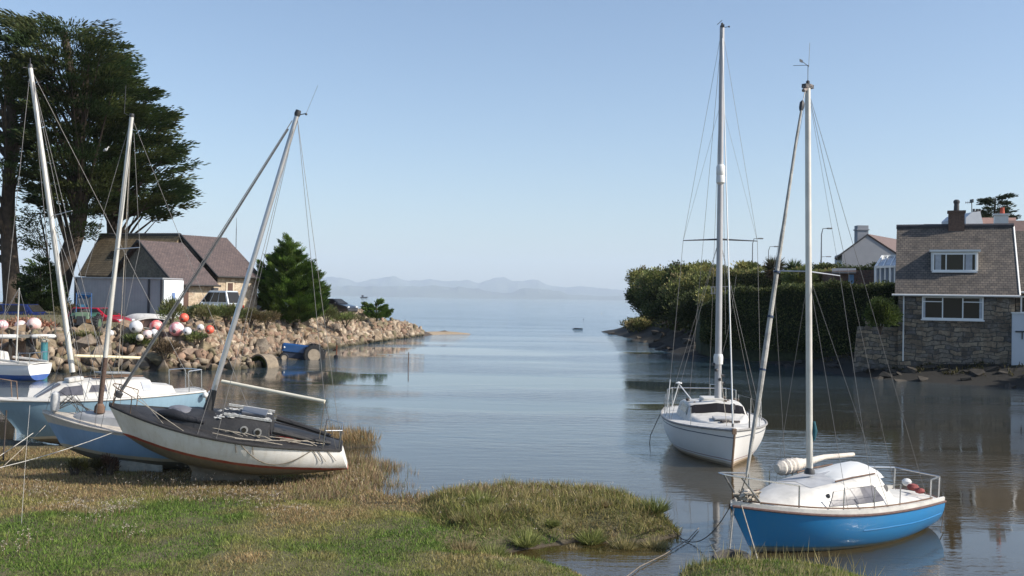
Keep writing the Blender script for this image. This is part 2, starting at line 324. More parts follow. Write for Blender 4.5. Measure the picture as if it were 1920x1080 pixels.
class Boat:
    def __init__(s, name, label, cat, loc, psi, pitch=0, heel=0, L=5.4, B=2.1, fb=.95, fm=.7, fs=.7, dr=.3, tr=.7, rake=.35, tm=.42, bp=2.2, group='sailing boats', bowk=.25, camber=.07, trake=0):
        s.__dict__.update(Ln=L, B=B, fb=fb, fm=fm, fs=fs, dr=dr, tr=tr, rake=rake, tm=tm, bp=bp, bowk=bowk, camber=camber, trake=trake)
        s.root = tag(empty(name, loc, (heel, -pitch, psi)), label, cat, group)
    def hb(s, t):
        t = min(max(t, 0), 1)
        f = s.tr + (1 - s.tr) * math.sin(PI / 2 * t / s.tm) if t < s.tm else 1 - ((t - s.tm) / (1 - s.tm)) ** s.bp
        return max(s.B / 2 * f, .012)
    def zs(s, t):
        return s.fm + ((s.fs - s.fm) * ((s.tm - t) / s.tm) ** 2 if t < s.tm else (s.fb - s.fm) * ((t - s.tm) / (1 - s.tm)) ** 2)
    def zk(s, t):
        z = -s.dr
        if t > .6: z += (s.dr + s.bowk * s.fb) * ((t - .6) / .4) ** 2.2
        if t < .45: z += (s.dr + .02) * ((.45 - t) / .45) ** 1.7
        return z
    def X(s, t, z): return -s.Ln / 2 + s.Ln * t * 1.0 + s.rake * ((z - s.fb) / s.fb) * t ** 5 - s.trake * (1 - t) ** 8 * (z - s.fs)
    def T(s, x): return min(max((x + s.Ln / 2) / s.Ln, 0), 1)
    def hp(s, t, q, side=1, out=0):
        a = q * PI / 2; b = s.hb(t); k = s.zk(t); z1 = s.zs(t); v = t ** 4
        y = b * ((1 - v) * math.sin(a) ** .75 + v * q); z = k + (z1 - k) * ((1 - v) * (1 - math.cos(a)) + v * q)
        return Vector((s.X(t, z), side * (y + out), z))
    def dk(s, t, v): b = s.hb(t); return Vector((s.X(t, s.zs(t)), v * b, s.zs(t) + s.camber * (1 - v * v)))
    def dz(s, x): t = s.T(x); return s.zs(t) + s.camber * .6
    def hull(s, m, deckm, strake=None, sm=None, toe=.03):
        n = 28; q = 10; mb = MB(); secs = []
        for i in range(n + 1):
            t = (i / n) ** .85 if i < n else 1
            t = i / n; t = t + .06 * math.sin(PI * t) 
            t = min(t, 1); secs.append([s.hp(t, j / q, -1) for j in range(q, -1, -1)] + [s.hp(t, j / q, 1) for j in range(1, q + 1)])
        mb.loft(secs); f = secs[0]; k = len(f); c = len(mb.v); mb.add(f, [tuple(range(k))])
        mb.build('hull', m, s.root, smooth=True)
        mb = MB(); mb.loft([[s.dk(min(i / n + .06 * math.sin(PI * i / n), 1), v) for v in (-1, -.8, -.5, 0, .5, .8, 1)] for i in range(n + 1)]); mb.build('deck', deckm, s.root, smooth=True)
        if strake:
            for sd in (-1, 1):
                mb = MB(); mb.tube([s.dk(min(i / 30, .995), sd) + Vector((0, sd * .01, 0)) for i in range(31)], strake, 6); mb.build('rubbing_strake', sm, s.root, smooth=True)
            mb = MB(); mb.tube([s.dk(0, v) for v in (-1, -.5, 0, .5, 1)], strake, 6); mb.build('transom_trim', sm, s.root, smooth=True)
    def cabin(s, name, secs, m, parent=None):     # secs: (x, half width at base, half width on top, height)
        s.cs = secs; mb = MB(); out = []
        for (x, wb, wt, h) in secs:
            z = s.zs(s.T(x)) + .02; p = [(wb, 0), (wb + (wt - wb) * .45, h * .45), (wt + (wb - wt) * .06, h * .86), (wt * .9, h * .97), (wt * .5, h * 1.02), (0, h * 1.05 + .03)]
            out.append([Vector((x, -a, z + b)) for a, b in p] + [Vector((x, a, z + b)) for a, b in p[-2::-1]])
        mb.loft(out, cap=True); return mb.build(name, m, parent or s.root, smooth=True)
    def side(s, x, u, sd, out=.008):
        cs = s.cs; i = 0
        while i < len(cs) - 2 and ((x - cs[i + 1][0]) * (cs[-1][0] - cs[0][0]) > 0): i += 1
        a, b = cs[i], cs[i + 1]; k = (x - a[0]) / (b[0] - a[0]); wb, wt, h = [a[j] + (b[j] - a[j]) * k for j in (1, 2, 3)]
        return Vector((x, sd * (float(np.interp(u, [0, .45, .86, 1], [wb, wb + (wt - wb) * .45, wt + (wb - wt) * .06, wt * .85])) + out), s.zs(s.T(x)) + .02 + h * u))
    def roof(s, name, x0, x1, w0, m):
        rows = []
        for x in np.linspace(x0, x1, 9):
            cs = s.cs; i = 0
            while i < len(cs) - 2 and x < cs[i + 1][0]: i += 1
            a, b = cs[i], cs[i + 1]; k = (x - a[0]) / (b[0] - a[0]); wt, h = [a[j] + (b[j] - a[j]) * k for j in (2, 3)]
            rows.append([Vector((x, y * wt, s.zs(s.T(x)) + .025 + float(np.interp(abs(y), [0, .5, .9, 1], [h * 1.05 + .03, h * 1.02, h * .97, h * .86])))) for y in np.linspace(-w0, w0, 9)])
        mb = MB(); mb.loft(rows); mb.loft([[p - Vector((0, 0, .012)) for p in r] for r in rows]); return mb.build(name, m, s.root, smooth=True)
    def window(s, poly, sd, m, out=.008, name='window', rim=None, parent=None):   # poly of (x, u)
        def gridp(poly, out):
            (x0, u0), (x1, u1), (x2, u2), (x3, u3) = poly; rows = []
            for j in range(5):
                k = j / 4; a = (x0 + (x1 - x0) * k, u0 + (u1 - u0) * k); b = (x3 + (x2 - x3) * k, u3 + (u2 - u3) * k)
                rows.append([s.side(a[0] + (b[0] - a[0]) * i / 8, a[1] + (b[1] - a[1]) * i / 8, sd, out) for i in range(9)])
            return rows
        def slab(mb, poly, o1, o2):
            A_ = gridp(poly, o1); B_ = gridp(poly, o2); mb.loft(A_); mb.loft(B_)
            for e in ((A_[0], B_[0]), (A_[-1], B_[-1]), ([r[0] for r in A_], [r[0] for r in B_]), ([r[-1] for r in A_], [r[-1] for r in B_])): mb.loft([e[0], e[1]])
        mb = MB()
        if rim:
            cx = sum(p[0] for p in poly) / len(poly); cu = sum(p[1] for p in poly) / len(poly)
            r = MB(); slab(r, [(cx + (x - cx) * 1.10, cu + (u - cu) * 1.16) for x, u in poly], -.004, out + .006); fr = r.build('window_frame', rim, parent or s.root)
            slab(mb, poly, 0, out + .012); return mb.build('pane', m, fr)
        slab(mb, poly, 0, out + .008); return mb.build(name, m, parent or s.root)
    def part(s, name, m, f, smooth=True, parent=None, **k):
        mb = MB(); f(mb); return mb.build(name, m, parent or s.root, smooth=smooth, **k)
    def tube(s, name, pts, r, m, n=8, parent=None): return s.part(name, m, lambda b: b.tube(pts, r, n), parent=parent)
    def at(s, px, py, Y): return loc_of(s.root, at(px, py, Y))
    def stay(s, a, b, r=.006, m=None, sag=0, name='stay'):
        a = Vector(a); b = Vector(b); n = 8 if sag else 1
        s.tube(name, [a.lerp(b, i / n) - Vector((0, 0, sag * 4 * (i / n) * (1 - i / n))) for i in range(n + 1)], r, m or WIRE, 5)
    def stanchions(s, ts, sd, h=.5, r=.011, rail=True, m=None):
        P = []
        for t in ts:
            p = s.dk(t, sd * .93); q = p + Vector((0, 0, h)); P.append(q); s.tube('stanchion', [p - Vector((0, 0, .02)), q], r, m or STEEL, 6)
        if rail and len(P) > 1: s.tube('guard_wire', P, .004, WIRE, 4); 
        return P
    def pulpit(s, t0, h=.5, r=.014, m=None, reach=.12):
        a = [s.dk(t0, -.9), s.dk(t0, .9)]; up = [p + Vector((.02, 0, h)) for p in a]; tip = s.dk(.99, 0) + Vector((reach, 0, h + .04))
        mid = [up[0].lerp(tip, .8) + Vector((0, -.10, 0)), up[1].lerp(tip, .8) + Vector((0, .10, 0))]
        def f(b):
            b.tube([up[0], mid[0], tip + Vector((0, -.06, 0)), tip + Vector((0, .06, 0)), mid[1], up[1]], r, 6)
            for k in (0, 1):
                b.tube([a[k] - Vector((0, 0, .02)), up[k]], r, 6); b.tube([s.dk(min(t0 + .1, .985), (-.8, .8)[k]) - Vector((0, 0, .02)), mid[k]], r, 6)
        s.part('pulpit', m or STEEL, f)
        return up
    def pushpit(s, t0=.09, h=.5, r=.014, m=None):
        A = [s.dk(t0, -.9), s.dk(.01, -.8), s.dk(.01, .8), s.dk(t0, .9)]
        def f(b):
            b.tube([p + Vector((0, 0, h)) for p in A], r, 6)
            for p in A: b.tube([p - Vector((0, 0, .02)), p + Vector((0, 0, h))], r, 6)
        s.part('pushpit', m or STEEL, f)
    def mast(s, base, top, r0, r1, m, name='mast'):
        o = s.tube(name, [base, Vector(base).lerp(Vector(top), .5), top], [r0, (r0 + r1) / 2 * 1.02, r1], m, 12); return o
DECKW = mat('weathered_white_gelcoat', (.64, .62, .58), .5, .25, 4, bmp=.1)
DECKG = mat('grey_non_slip_deck', (.42, .43, .45), .7, .2, 6, bmp=.2)
BLACKDECK = mat('peeling_black_deck', (.035, .034, .035), .55, .4, 5, bmp=.4)
PEEL = mat('peeling_white_paint', (.6, .6, .58), .8, .5, 12, bmp=.5)
TEAK = mat('weathered_wood_trim', (.17, .10, .065), .8, .4, 8)
def add_masthead(b, top, m=None, rod=.8, vane=True):
    top = Vector(top); up = (b.root.rotation_euler.to_matrix().inverted() @ Vector((0, 0, 1)))
    b.part('masthead_fitting', DARKM, lambda q: (q.box(top + up * .04, (.22, .10, .07)), q.lathe(top + up * .05, [(.03, 0), (.035, .08), (.02, .10)], 8)))
    if vane:
        v = top + up * rod
        b.part('wind_vane', DARKM, lambda q: (q.tube([top, v], .006, 5), q.tube([v, v + Vector((.30, .12, .02))], .006, 5), q.tube([v + Vector((-.12, -.1, .02)), v + Vector((.05, .05, 0)), v + Vector((.22, -.16, .0))], .005, 5), q.box(v + Vector((.34, .13, .02)), (.12, .008, .05), .3)))

# ------------------------------------------------ A: black and white yacht heeled on the marsh
A = Boat('beached_yacht', 'neglected white yacht with black peeling deck, tilted on its fin keel on the grass', 'sailing boat', (-6.52, 22.7, .81), PI + R(10), R(9.0), R(-8), L=5.2, B=2.1, fb=.68, fm=.56, fs=.53, dr=.38, tr=.36, rake=.45, bowk=.1, trake=-.5)
A.hull(hullmat('stained_white_hull', [(-1, (.16, .14, .11)), (.02, (.33, .05, .035)), (.08, (.84, .82, .78))], (.42, .33, .19), .55), BLACKDECK, .028, mat('black_rubbing_strake', (.03, .028, .028), .7, .3, 9))
A.part('fin_keel', mat('keel_antifouling', (.24, .21, .17), .85, .4, 3, bmp=.3), lambda b: b.loft([[Vector((x + dx * (1 - k), y, z)) for x, y in ((.60, 0), (.3, .09 * w), (-.4, .10 * w), (-.95, 0), (-.4, -.10 * w), (.3, -.09 * w))] for k, z, w, dx in ((0, -.30, 1.3, .25), (.5, -.55, .9, .0), (1, -1.0, .8, -.16))], closed=True, cap=True), smooth=False)
A.cabin('coachroof', [(1.55, .22, .16, .04), (1.25, .42, .34, .16), (.75, .56, .46, .24), (.2, .62, .52, .27), (.1, .62, .50, .33), (-.4, .66, .52, .38), (-.95, .68, .54, .36), (-1.0, .70, .58, .12)], BLACKDECK)
A.part('sliding_hatch', mat('grey_hatch', (.10, .105, .12), .3, .2, 3), lambda b: b.box((-.55, 0, A.dz(-.5) + .415), (.55, .52, .06)), bevel=.015, smooth=False)
for y in (-.42, .42): A.part('hatch_rail', PEEL, lambda b: b.box((-.45, y, A.dz(-.4) + .385), (1.05, .035, .05)), smooth=False)
RINGM = mat('dull_porthole_ring', (.30, .30, .29), .7, .4, 14)
for x in (-.42, -.72):
    def f(b, x=x):
        p = A.side(x, .42, 1, .0); b.lathe(p, [(.055, -.01), (.088, -.01), (.088, .018), (.06, .02)], 20, (0, 1, .15))
    o = A.part('porthole', RINGM, f)
    A.part('pane', GLASS, lambda b, x=x: b.lathe(A.side(x, .42, 1, .004), [(.055, 0), (.055, .03)], 16, (0, 1, .15)), parent=o)
r_ = random.Random(3)
def flakes(b):
    for i in range(130):
        x = r_.uniform(-.95, .3); y = r_.uniform(-.5, .5) + .1; z = A.dz(x) + (.50 if x < .1 else .30) - .035 * 0
        h = np.interp(x, [-1, -.4, .1, .2, .75], [.36, .38, .33, .27, .24]); b.box((x, y * .8, A.zs(A.T(x)) + .02 + h * 1.02 + .03 * (1 - abs(y)) - .012), (r_.uniform(.03, .12), r_.uniform(.02, .07), .012), r_.uniform(0, 3))
A.part('peeling_paint', PEEL, flakes, smooth=False)['kind'] = 'stuff'
for s_ in (-1, 1): A.part('cockpit_coaming', BLACKDECK, lambda b: b.tube([A.dk(.30, .55 * s_) + Vector((0, 0, .20)), A.dk(.18, .6 * s_) + Vector((0, 0, .13)), A.dk(.05, .6 * s_) + Vector((0, 0, .06))], [.08, .06, .04], 8))
A.part('cockpit_well', mat('red_cockpit_paint', (.42, .03, .03), .5, .35, 5), lambda b: b.box((-1.38, .30, A.dz(-1.4) + .05), (.55, .16, .12)), bevel=.02, smooth=False)
A.part('hatch_cover', mat('faded_foredeck_cover', (.16, .16, .18), .5, .3, 4), lambda b: b.lathe((1.05, 0, A.dz(1.05) + .17), [(.28, 0), (.27, .04), (.2, .07), (.02, .09)], 16))
A.part('sail_bag', mat('black_sail_bag', (.02, .02, .025), .6, .3, 6, bmp=.6), lambda b: b.tube([(1.5, .25, A.dz(1.5) + .10), (1.2, .35, A.dz(1.2) + .16), (.85, .42, A.dz(.9) + .13), (.45, .50, A.dz(.5) + .14)], [.05, .12, .10, .06], 10))
mbase = A.at(391, 764, 22.7); mtop = A.at(557, 216, 22.9); A.mast(mbase, mtop, .062, .056, ALU)
A.part('mast_step', BLACKDECK, lambda b: b.tube([mbase - (mtop - mbase).normalized() * .1, mbase + (mtop - mbase).normalized() * .42], [.12, .075], 10))
A.part('masthead_fitting', DARKM, lambda b: (b.lathe(mtop, [(.05, -.05), (.075, .03), (.06, .12)], 10, mtop - mbase), b.tube([mtop, A.at(574, 213, 22.9)], .012, 5), b.ball(A.at(574, 214, 22.9), .03, 8)))
A.stay(A.at(574, 213, 22.9), A.at(596, 160, 22.9), .004, name='aerial')
bow = A.dk(.985, 0); ft = A.at(548, 226, 22.8)
A.tube('forestay', [bow + Vector((0, 0, .05)), ft], .011, WIRE, 6)
A.tube('furled_genoa', [bow + (ft - bow) * .02 + Vector((-.02, 0, 0)), bow + (ft - bow) * .5 + Vector((-.04, 0, 0)), bow + (ft - bow) * .97 + Vector((-.03, 0, 0))], [.03, .026, .016], mat('furler_grey', (.12, .125, .13), .6, .4, 9), 8)
A.part('furling_drum', DARKM, lambda b: b.lathe(bow + (ft - bow) * .02, [(.05, 0), (.09, .02), (.09, .12), (.05, .14)], 12, ft - bow))
bm0 = A.at(416, 715, 22.6); bm1 = A.at(609, 753, 22.1)
A.tube('boom', [bm0, bm1], .042, mat('cream_boom_paint', (.72, .68, .56), .5, .1, 5), 10)
A.stay(bm1, mtop, .006, m=WIRE); A.stay(mtop, A.dk(.01, 0) + Vector((0, 0, .1)), .006); A.stay(bm1, A.dk(.10, .2), .009, ROPE); A.stay(bm1, A.dk(.02, .9), .007)
sp = Vector(mbase).lerp(Vector(mtop), .52)
for sd in (-1, 1):
    A.stay(mtop, A.dk(.52, sd * .95), .006); A.stay(sp, A.dk(.60, sd * .92), .005)
A.pushpit(.08, .42, .014); A.pulpit(.90, .38, .012, m=mat('rusty_rail', (.20, .14, .10), .7, .4, 12), reach=.02)
A.stay(A.dk(.90, .9) + Vector((0, 0, .38)), A.dk(.66, .93), .009, ROPE, name='lashing'); A.stay(A.dk(.92, -.5) + Vector((0, 0, .38)), A.dk(.75, .93) + Vector((0, 0, .04)), .007, ROPE, name='lashing')
def loose(b):
    rr = random.Random(5)
    for i in range(16):
        t = rr.uniform(.03, .5); v = rr.uniform(.5, .95); p = A.dk(t, v) + Vector((0, 0, .04)); q = A.dk(min(t + rr.uniform(.1, .25), .6), v * rr.uniform(.7, 1)) + Vector((0, 0, .05))
        b.tube([p, p.lerp(q, .5) + Vector((rr.uniform(-.1, .1), rr.uniform(-.1, .1), rr.uniform(0, .08))), q], .009, 5)
A.part('loose_rope', ROPE, loose)
A.part('drooping_rope', mat('dirty_rope', (.2, .17, .13), .9, .3, 10), lambda b: (b.tube([A.hp(.42 - .30 * k, 1 - .32 * math.sin(PI * k), 1, .025) for k in [i / 14 for i in range(15)]], .011, 5), [b.tube([A.hp(t, 1, 1, .02), A.hp(t - .01, .85, 1, .02)], .01, 5) for t in (.44, .37)], [b.tube([A.hp(t, 1, 1, .02), A.hp(t - .03, .72, 1, .03)], .007, 5) for t in (.12, .10, .06)]))

# ------------------------------------------------ B: small blue boat aground between the two
B_ = Boat('beached_boat', 'small pale blue sailing boat with cream deck, aground between the two bigger yachts', 'sailing boat', (-8.75, 24.4, .50), PI + R(4), R(3.5), R(-4), L=5.3, B=2.0, fb=.80, fm=.62, fs=.55, dr=.35, tr=.55, rake=.5, bowk=.05)
CREAM = mat('cream_deck_paint', (.58, .52, .44), .7, .3, 5, bmp=.2)
B_.hull(hullmat('pale_blue_hull', [(-1, (.15, .13, .09)), (-.02, (.50, .44, .32)), (.06, (.26, .41, .60)), (.56, (.58, .53, .46))], (.10, .16, .30), .45, rough=.5), CREAM, .022, CREAM)
B_.cabin('coachroof', [(1.9, .2, .14, .03), (1.7, .34, .28, .14), (1.1, .5, .42, .2), (.4, .58, .48, .26), (.3, .58, .48, .40), (-.9, .66, .52, .42), (-.95, .66, .52, .1)], mat('faded_cabin_paint', (.42, .42, .42), .6, .25, 3))
B_.window([(.15, .35), (.15, .75), (-.5, .75), (-.6, .35)], 1, HAZYGLASS, rim=CREAM)
b0 = B_.at(187, 764, 24.1); b1 = B_.at(247, 220, 24.4); B_.mast(b0, b1, .060, .05, MASTW)
B_.part('mast_step', TEAK, lambda b: b.lathe(b0, [(.13, -.12), (.12, .02), (.07, .10)], 12)); B_.part('mast_weathering', mat('flaking_mast_varnish', (.10, .06, .045), .8, .5, 20), lambda b: b.tube([b0, b0.lerp(b1, .17)], [.0615, .0610], 12))
B_.part('masthead_fitting', DARKM, lambda b: (b.lathe(b1, [(.04, -.03), (.06, .03), (.05, .09)], 10), b.tube([b1, B_.at(233, 212, 24.4), B_.at(236, 160, 24.4)], .008, 5)))
B_.tube('spreader', [B_.at(219, 467, 24.2), B_.at(262, 464, 24.0)], .012, ALU, 6)
for a_, c_ in (((b1), B_.dk(.985, 0)), ((b1), B_.dk(.02, 0)), ((b1), B_.dk(.72, .95)), ((b1), B_.dk(.70, -.95)), (B_.at(262, 464, 24.0), B_.dk(.69, .95)), (B_.at(262, 464, 24.0), B_.at(251, 250, 24.4)), (b0.lerp(b1, .5), B_.dk(.80, .9))): B_.stay(a_, c_, .006)
B_.stay(b1, B_.at(222, 700, 23.9), .009, ROPE, name='halyard')
B_.part('bow_fender', mat('dirty_white_fender', (.55, .55, .55), .5, .3, 8), lambda b: b.lathe(B_.dk(.94, .1) + Vector((0, .1, .05)), [(.02, -.05), (.10, .02), (.11, .3), (.09, .42), (.02, .48)], 12))
B_.part('bow_tangle', mat('tangled_wire', (.10, .09, .08), .8, .4, 12), lambda b: [b.tube([B_.dk(.95, 0), B_.dk(.93, 0) + Vector((random.uniform(-.4, .1), random.uniform(-.3, .3), random.uniform(.1, .5))), B_.dk(random.uniform(.75, .9), random.uniform(-.9, .9))], .009, 5) for _ in range(9)])
KP = mat('pale_keel_paint', (.50, .50, .46), .8, .35, 7)
for y in (-.5, .62): B_.part('bilge_keel', KP, lambda b: b.box((.05, y, -.34), (1.0, .06, .5), rx=.15 * (1 if y < 0 else -1)), smooth=False)

# ------------------------------------------------ C: larger blue and white cabin yacht behind
Cb = Boat('beached_cabin_yacht', 'light blue yacht with white windowed cabin and left-leaning mast, behind two other beached boats', 'sailing boat', (-11.75, 28.6, .52), PI + R(38), R(-1.5), R(2), L=5.6, B=2.3, fb=1.0, fm=.84, fs=.86, dr=.42, tr=.72, rake=.7, bowk=.05)
Cb.hull(hullmat('light_blue_hull', [(-1, (.22, .18, .13)), (-.18, (.62, .55, .44)), (-.10, (.22, .34, .43)), (.90, (.70, .70, .68))], (.07, .12, .18), .35), DECKW, .03, DECKW)
Cb.cabin('coachroof', [(1.75, .25, .2, .03), (1.1, .58, .42, .42), (.5, .74, .56, .50), (-.4, .80, .62, .50), (-1.25, .80, .64, .44), (-1.3, .80, .64, .30), (-1.9, .72, .6, .22), (-1.95, .72, .6, .05)], DECKW)
Cb.window([(1.45, .30), (1.05, .80), (.62, .80), (.62, .25)], 1, HAZYGLASS); Cb.window([(1.45, .30), (1.05, .80), (.62, .80), (.62, .25)], -1, HAZYGLASS)
Cb.part('windscreen', HAZYGLASS, lambda b: b.add([Vector((1.70, -.22, Cb.dz(1.7) + .05)), Vector((1.70, .22, Cb.dz(1.7) + .05)), Vector((1.14, .36, Cb.dz(1.1) + .42)), Vector((1.14, -.36, Cb.dz(1.1) + .42)), Vector((1.68, -.22, Cb.dz(1.7))), Vector((1.68, .22, Cb.dz(1.7))), Vector((1.12, .36, Cb.dz(1.1) + .36)), Vector((1.12, -.36, Cb.dz(1.1) + .36))], [(0, 1, 2, 3), (7, 6, 5, 4), (0, 4, 5, 1), (1, 5, 6, 2), (2, 6, 7, 3), (3, 7, 4, 0)]), smooth=False)
Cb.window([(.48, .38), (.38, .76), (.0, .76), (-.02, .38)], 1, HAZYGLASS, rim=DECKW)
Cb.window([(-1.0, .32), (-.96, .86), (-1.22, .86), (-1.24, .32)], 1, mat('pale_blue_perspex', (.35, .38, .45), .3, .2, 4))
Cb.part('porthole', DARKM, lambda b: b.lathe(Cb.side(-.42, .55, 1, -.01), [(.05, 0), (.05, .02)], 14, (0, 1, .2)))
Cb.part('raised_hatch', mat('weathered_grey_hatch', (.25, .27, .29), .5, .25, 4), lambda b: b.box((-.35, .1, Cb.dz(-.4) + .66), (.85, .75, .05), ry=R(-4)), bevel=.01, smooth=False)
Cb.part('forward_hatch', DECKW, lambda b: b.box((.72, .15, Cb.dz(.7) + .52), (.42, .5, .12), ry=R(6)), bevel=.03, smooth=False)
for y in (-.45, .45): Cb.part('roof_rail', TEAK, lambda b: b.tube([(.3, y, Cb.dz(.3) + .55), (-1.1, y, Cb.dz(-1) + .53)], .018, 6))
c0 = Cb.at(136, 698, 28.5); c1 = Cb.at(57, 128, 28.5); Cb.mast(c0, c1, .078, .062, MASTW)
Cb.part('masthead_fitting', DARKM, lambda b: (b.lathe(c1, [(.05, -.05), (.07, .03), (.05, .12)], 10), b.tube([c1, c1 + Vector((0, 0, .3))], .012, 5), b.tube([c1 - Vector((.15, 0, 0)), c1 + Vector((.2, 0, 0))], .01, 5)))
for a_, c_ in ((c1, Cb.dk(.98, 0)), (c1, Cb.dk(.01, 0)), (c1, Cb.dk(.55, .95)), (c1, Cb.dk(.50, .95)), (c1, Cb.dk(.52, -.95)), (c0.lerp(c1, .5), Cb.dk(.62, .95)), (c0.lerp(c1, .5), Cb.dk(.45, .95)), (c1, c0.lerp(c1, .12) + Vector((.3, 0, 0)))): Cb.stay(a_, c_, .0075)
Cb.tube('spreader', [Cb.at(96, 405, 28.5), Cb.at(135, 395, 28.0)], .012, ALU, 6)
Cb.tube('boom', [Cb.at(139, 667, 28.3), Cb.at(264, 671, 29.5)], .042, mat('yellow_boom_paint', (.75, .65, .42), .5, .1, 5), 10)
Cb.pushpit(.09, .62, .016); Cb.pulpit(.9, .5, .014, mat('rusty_pulpit', (.22, .15, .11), .7, .4, 12))
for t_, v_, o_ in ((.03, .95, (-.1, .15, -.1)), (0, .6, (-.15, .3, -.12))): Cb.part('fender', WHITE, lambda b: b.ball(Cb.dk(t_, v_) + Vector(o_), .09, 10))
Cb.part('rudder', mat('dark_rudder', (.05, .045, .04), .8, .3, 5), lambda b: b.box((-2.9, 0, .05), (.35, .05, .95)), smooth=False)

# ------------------------------------------------ D: boat at the left edge by the pontoon
Dv = onz(8, 712)
D = Boat('moored_dayboat', 'white boat with dark blue waterline stripe floating beside the pontoon, cut by the left edge', 'sailing boat', (Dv.x - .9, Dv.y + .4, 0), PI - R(12), 0, 0, L=5.6, B=2.2, fb=1.0, fm=.82, fs=.8, dr=.35, tr=.78, rake=.4, bowk=.1, group='moored boats')
D.hull(hullmat('white_hull_blue_boot', [(-1, (.7, .7, .7)), (.02, (.04, .10, .32)), (.30, (.72, .72, .73))], (.4, .38, .34), .2), DECKW, .025, DECKW)
D.cabin('coachroof', [(1.5, .4, .3, .1), (.9, .7, .55, .55), (.1, .75, .6, .6), (-.5, .75, .6, .5), (-.55, .75, .6, .1)], DECKW)
D.window([(.75, .35), (.6, .8), (.1, .8), (.1, .35)], 1, GLASS); D.window([(0, .35), (0, .8), (-.35, .8), (-.35, .35)], 1, GLASS)
for s_ in (-1, 1): D.part('cockpit_coaming', DECKW, lambda b: b.tube([D.dk(.38, .7 * s_) + Vector((0, 0, .2)), D.dk(.2, .8 * s_) + Vector((0, 0, .14)), D.dk(.02, .8 * s_) + Vector((0, 0, .06))], .06, 8))
D.pushpit(.1, .55, .018)
d0 = D.at(30, 688, Dv.y + .4); d1 = D.at(36, 540, Dv.y + .4); D.mast(d0, d1, .04, .03, MASTW)
for a_, c_ in ((d1, D.dk(.02, .0)), (d1, D.dk(.45, .95)), (d1, D.at(0, 600, Dv.y))): D.stay(a_, c_, .01)

# ------------------------------------------------ E: white sloop afloat, bow to the camera
E = Boat('white_sloop', 'white sloop afloat in the channel with tall mast, bow towards the grass', 'sailing boat', (6.03, 29.35, .0), -PI / 2 - R(2.5), R(0), R(.5), L=6.5, B=2.9, fb=1.02, fm=.92, fs=.92, dr=.35, tr=.74, rake=.35, bowk=-.25, group='moored boats', bp=2.5)
E.hull(hullmat('clean_white_hull', [(-1, (.30, .22, .14)), (.06, (.60, .48, .36)), (.13, (.75, .74, .72)), (.17, (.28, .10, .08)), (.195, (.75, .74, .72)), (.80, (.10, .12, .16)), (.822, (.75, .74, .72))], (.5, .42, .33), .22), DECKW, .032, mat('grey_toe_rail', (.30, .29, .28), .6, .4, 15))
E.cabin('coachroof', [(2.1, .25, .18, .03), (1.3, .72, .6, .10), (.72, .88, .76, .16), (.66, .92, .80, .18), (.30, .95, .78, .46), (-.5, .98, .82, .50), (-1.2, .98, .84, .46), (-1.25, .98, .84, .12)], DECKW)
SMOKE = glassmat('smoked_perspex', (.02, .018, .018), .12)
E.part('cabin_windscreen', SMOKE, lambda b: [b.loft([[Vector((.66 - .36 * k, u * (.80 - .02 * k), E.zs(E.T(.5)) + .02 + o + float(np.interp(abs(u), [0, .5, .9, 1], [(.18 + .28 * k) * 1.05 + .03, (.18 + .28 * k) * 1.02, (.18 + .28 * k) * .97, (.18 + .28 * k) * .86])))) for u in np.linspace(-.97, .97, 13)] for k in (.14, .4, .65, .88)]) for o in (.004, .022)], smooth=False)
for sd in (-1, 1): E.window([(.45, .45), (.30, .88), (-.7, .86), (-.8, .42)], sd, SMOKE)
E.part('sliding_hatch', DECKW, lambda b: b.box((-.6, 0, E.dz(-.6) + .52), (.75, .62, .09)), bevel=.03, smooth=False)
E.part('fore_hatch', mat('grey_hatch_frame', (.5, .5, .5), .4, .1, 4), lambda b: b.box((1.35, 0, E.dz(1.35) + .14), (.5, .5, .05)), bevel=.015, smooth=False)
E.part('anchor', mat('rusty_anchor', (.12, .10, .09), .8, .4, 12), lambda b: (b.tube([(1.75, -.12, E.dz(1.75) + .08), (1.75, .42, E.dz(1.75) + .08)], .03, 6), b.box((1.75, .0, E.dz(1.75) + .09), (.22, .16, .05))), smooth=False)
e0 = E.at(1346, 746, 29.3); e1 = E.at(1354, 52, 29.6); E.mast(e0, e1, .10, .07, mat('painted_grey_mast', (.40, .40, .41), .45, .12, 2, metal=.2))
for k, c, s_ in ((.05, 1, .3), (.06, .2, 1), (.075, 1, -.6), (.09, .3, -1), (.04, 0, 1)): E.part('mast_winch', DARKM, lambda b: b.lathe(e0.lerp(e1, k) + Vector((.08 * c, .10 * s_, 0)), [(.03, 0), (.05, .02), (.03, .06), (.045, .09)], 8, (c, s_, 0)))
E.part('mast_collar', WHITE, lambda b: b.lathe(e0.lerp(e1, .108), [(.13, -.2), (.14, -.02), (.14, .02), (.12, .1)], 12))
E.part('radar_reflector', WHITE, lambda b: (b.lathe(e0.lerp(e1, .575) + Vector((.04, 0, 0)), [(.10, 0), (.13, .03), (.13, .22), (.12, .24), (.13, .26), (.13, .5), (.09, .56)], 14), b.lathe(e0.lerp(e1, .575), [(.04, -.12), (.10, 0)], 10)))
add_masthead(E, e1, rod=.12, vane=False)
E.part('wind_instrument', DARKM, lambda b: (b.tube([e1, E.at(1366, 50, 29.6)], .01, 5), b.ball(E.at(1367, 50, 29.6), .03, 8), b.tube([E.at(1345, 46, 29.6), E.at(1354, 38, 29.6)], .01, 5)))
sa = E.at(1281, 451, 29.5); sb = E.at(1420, 452, 29.5); E.tube('spreader', [sa, e0.lerp(e1, .425), sb], [.014, .03, .014], DARKM, 6)
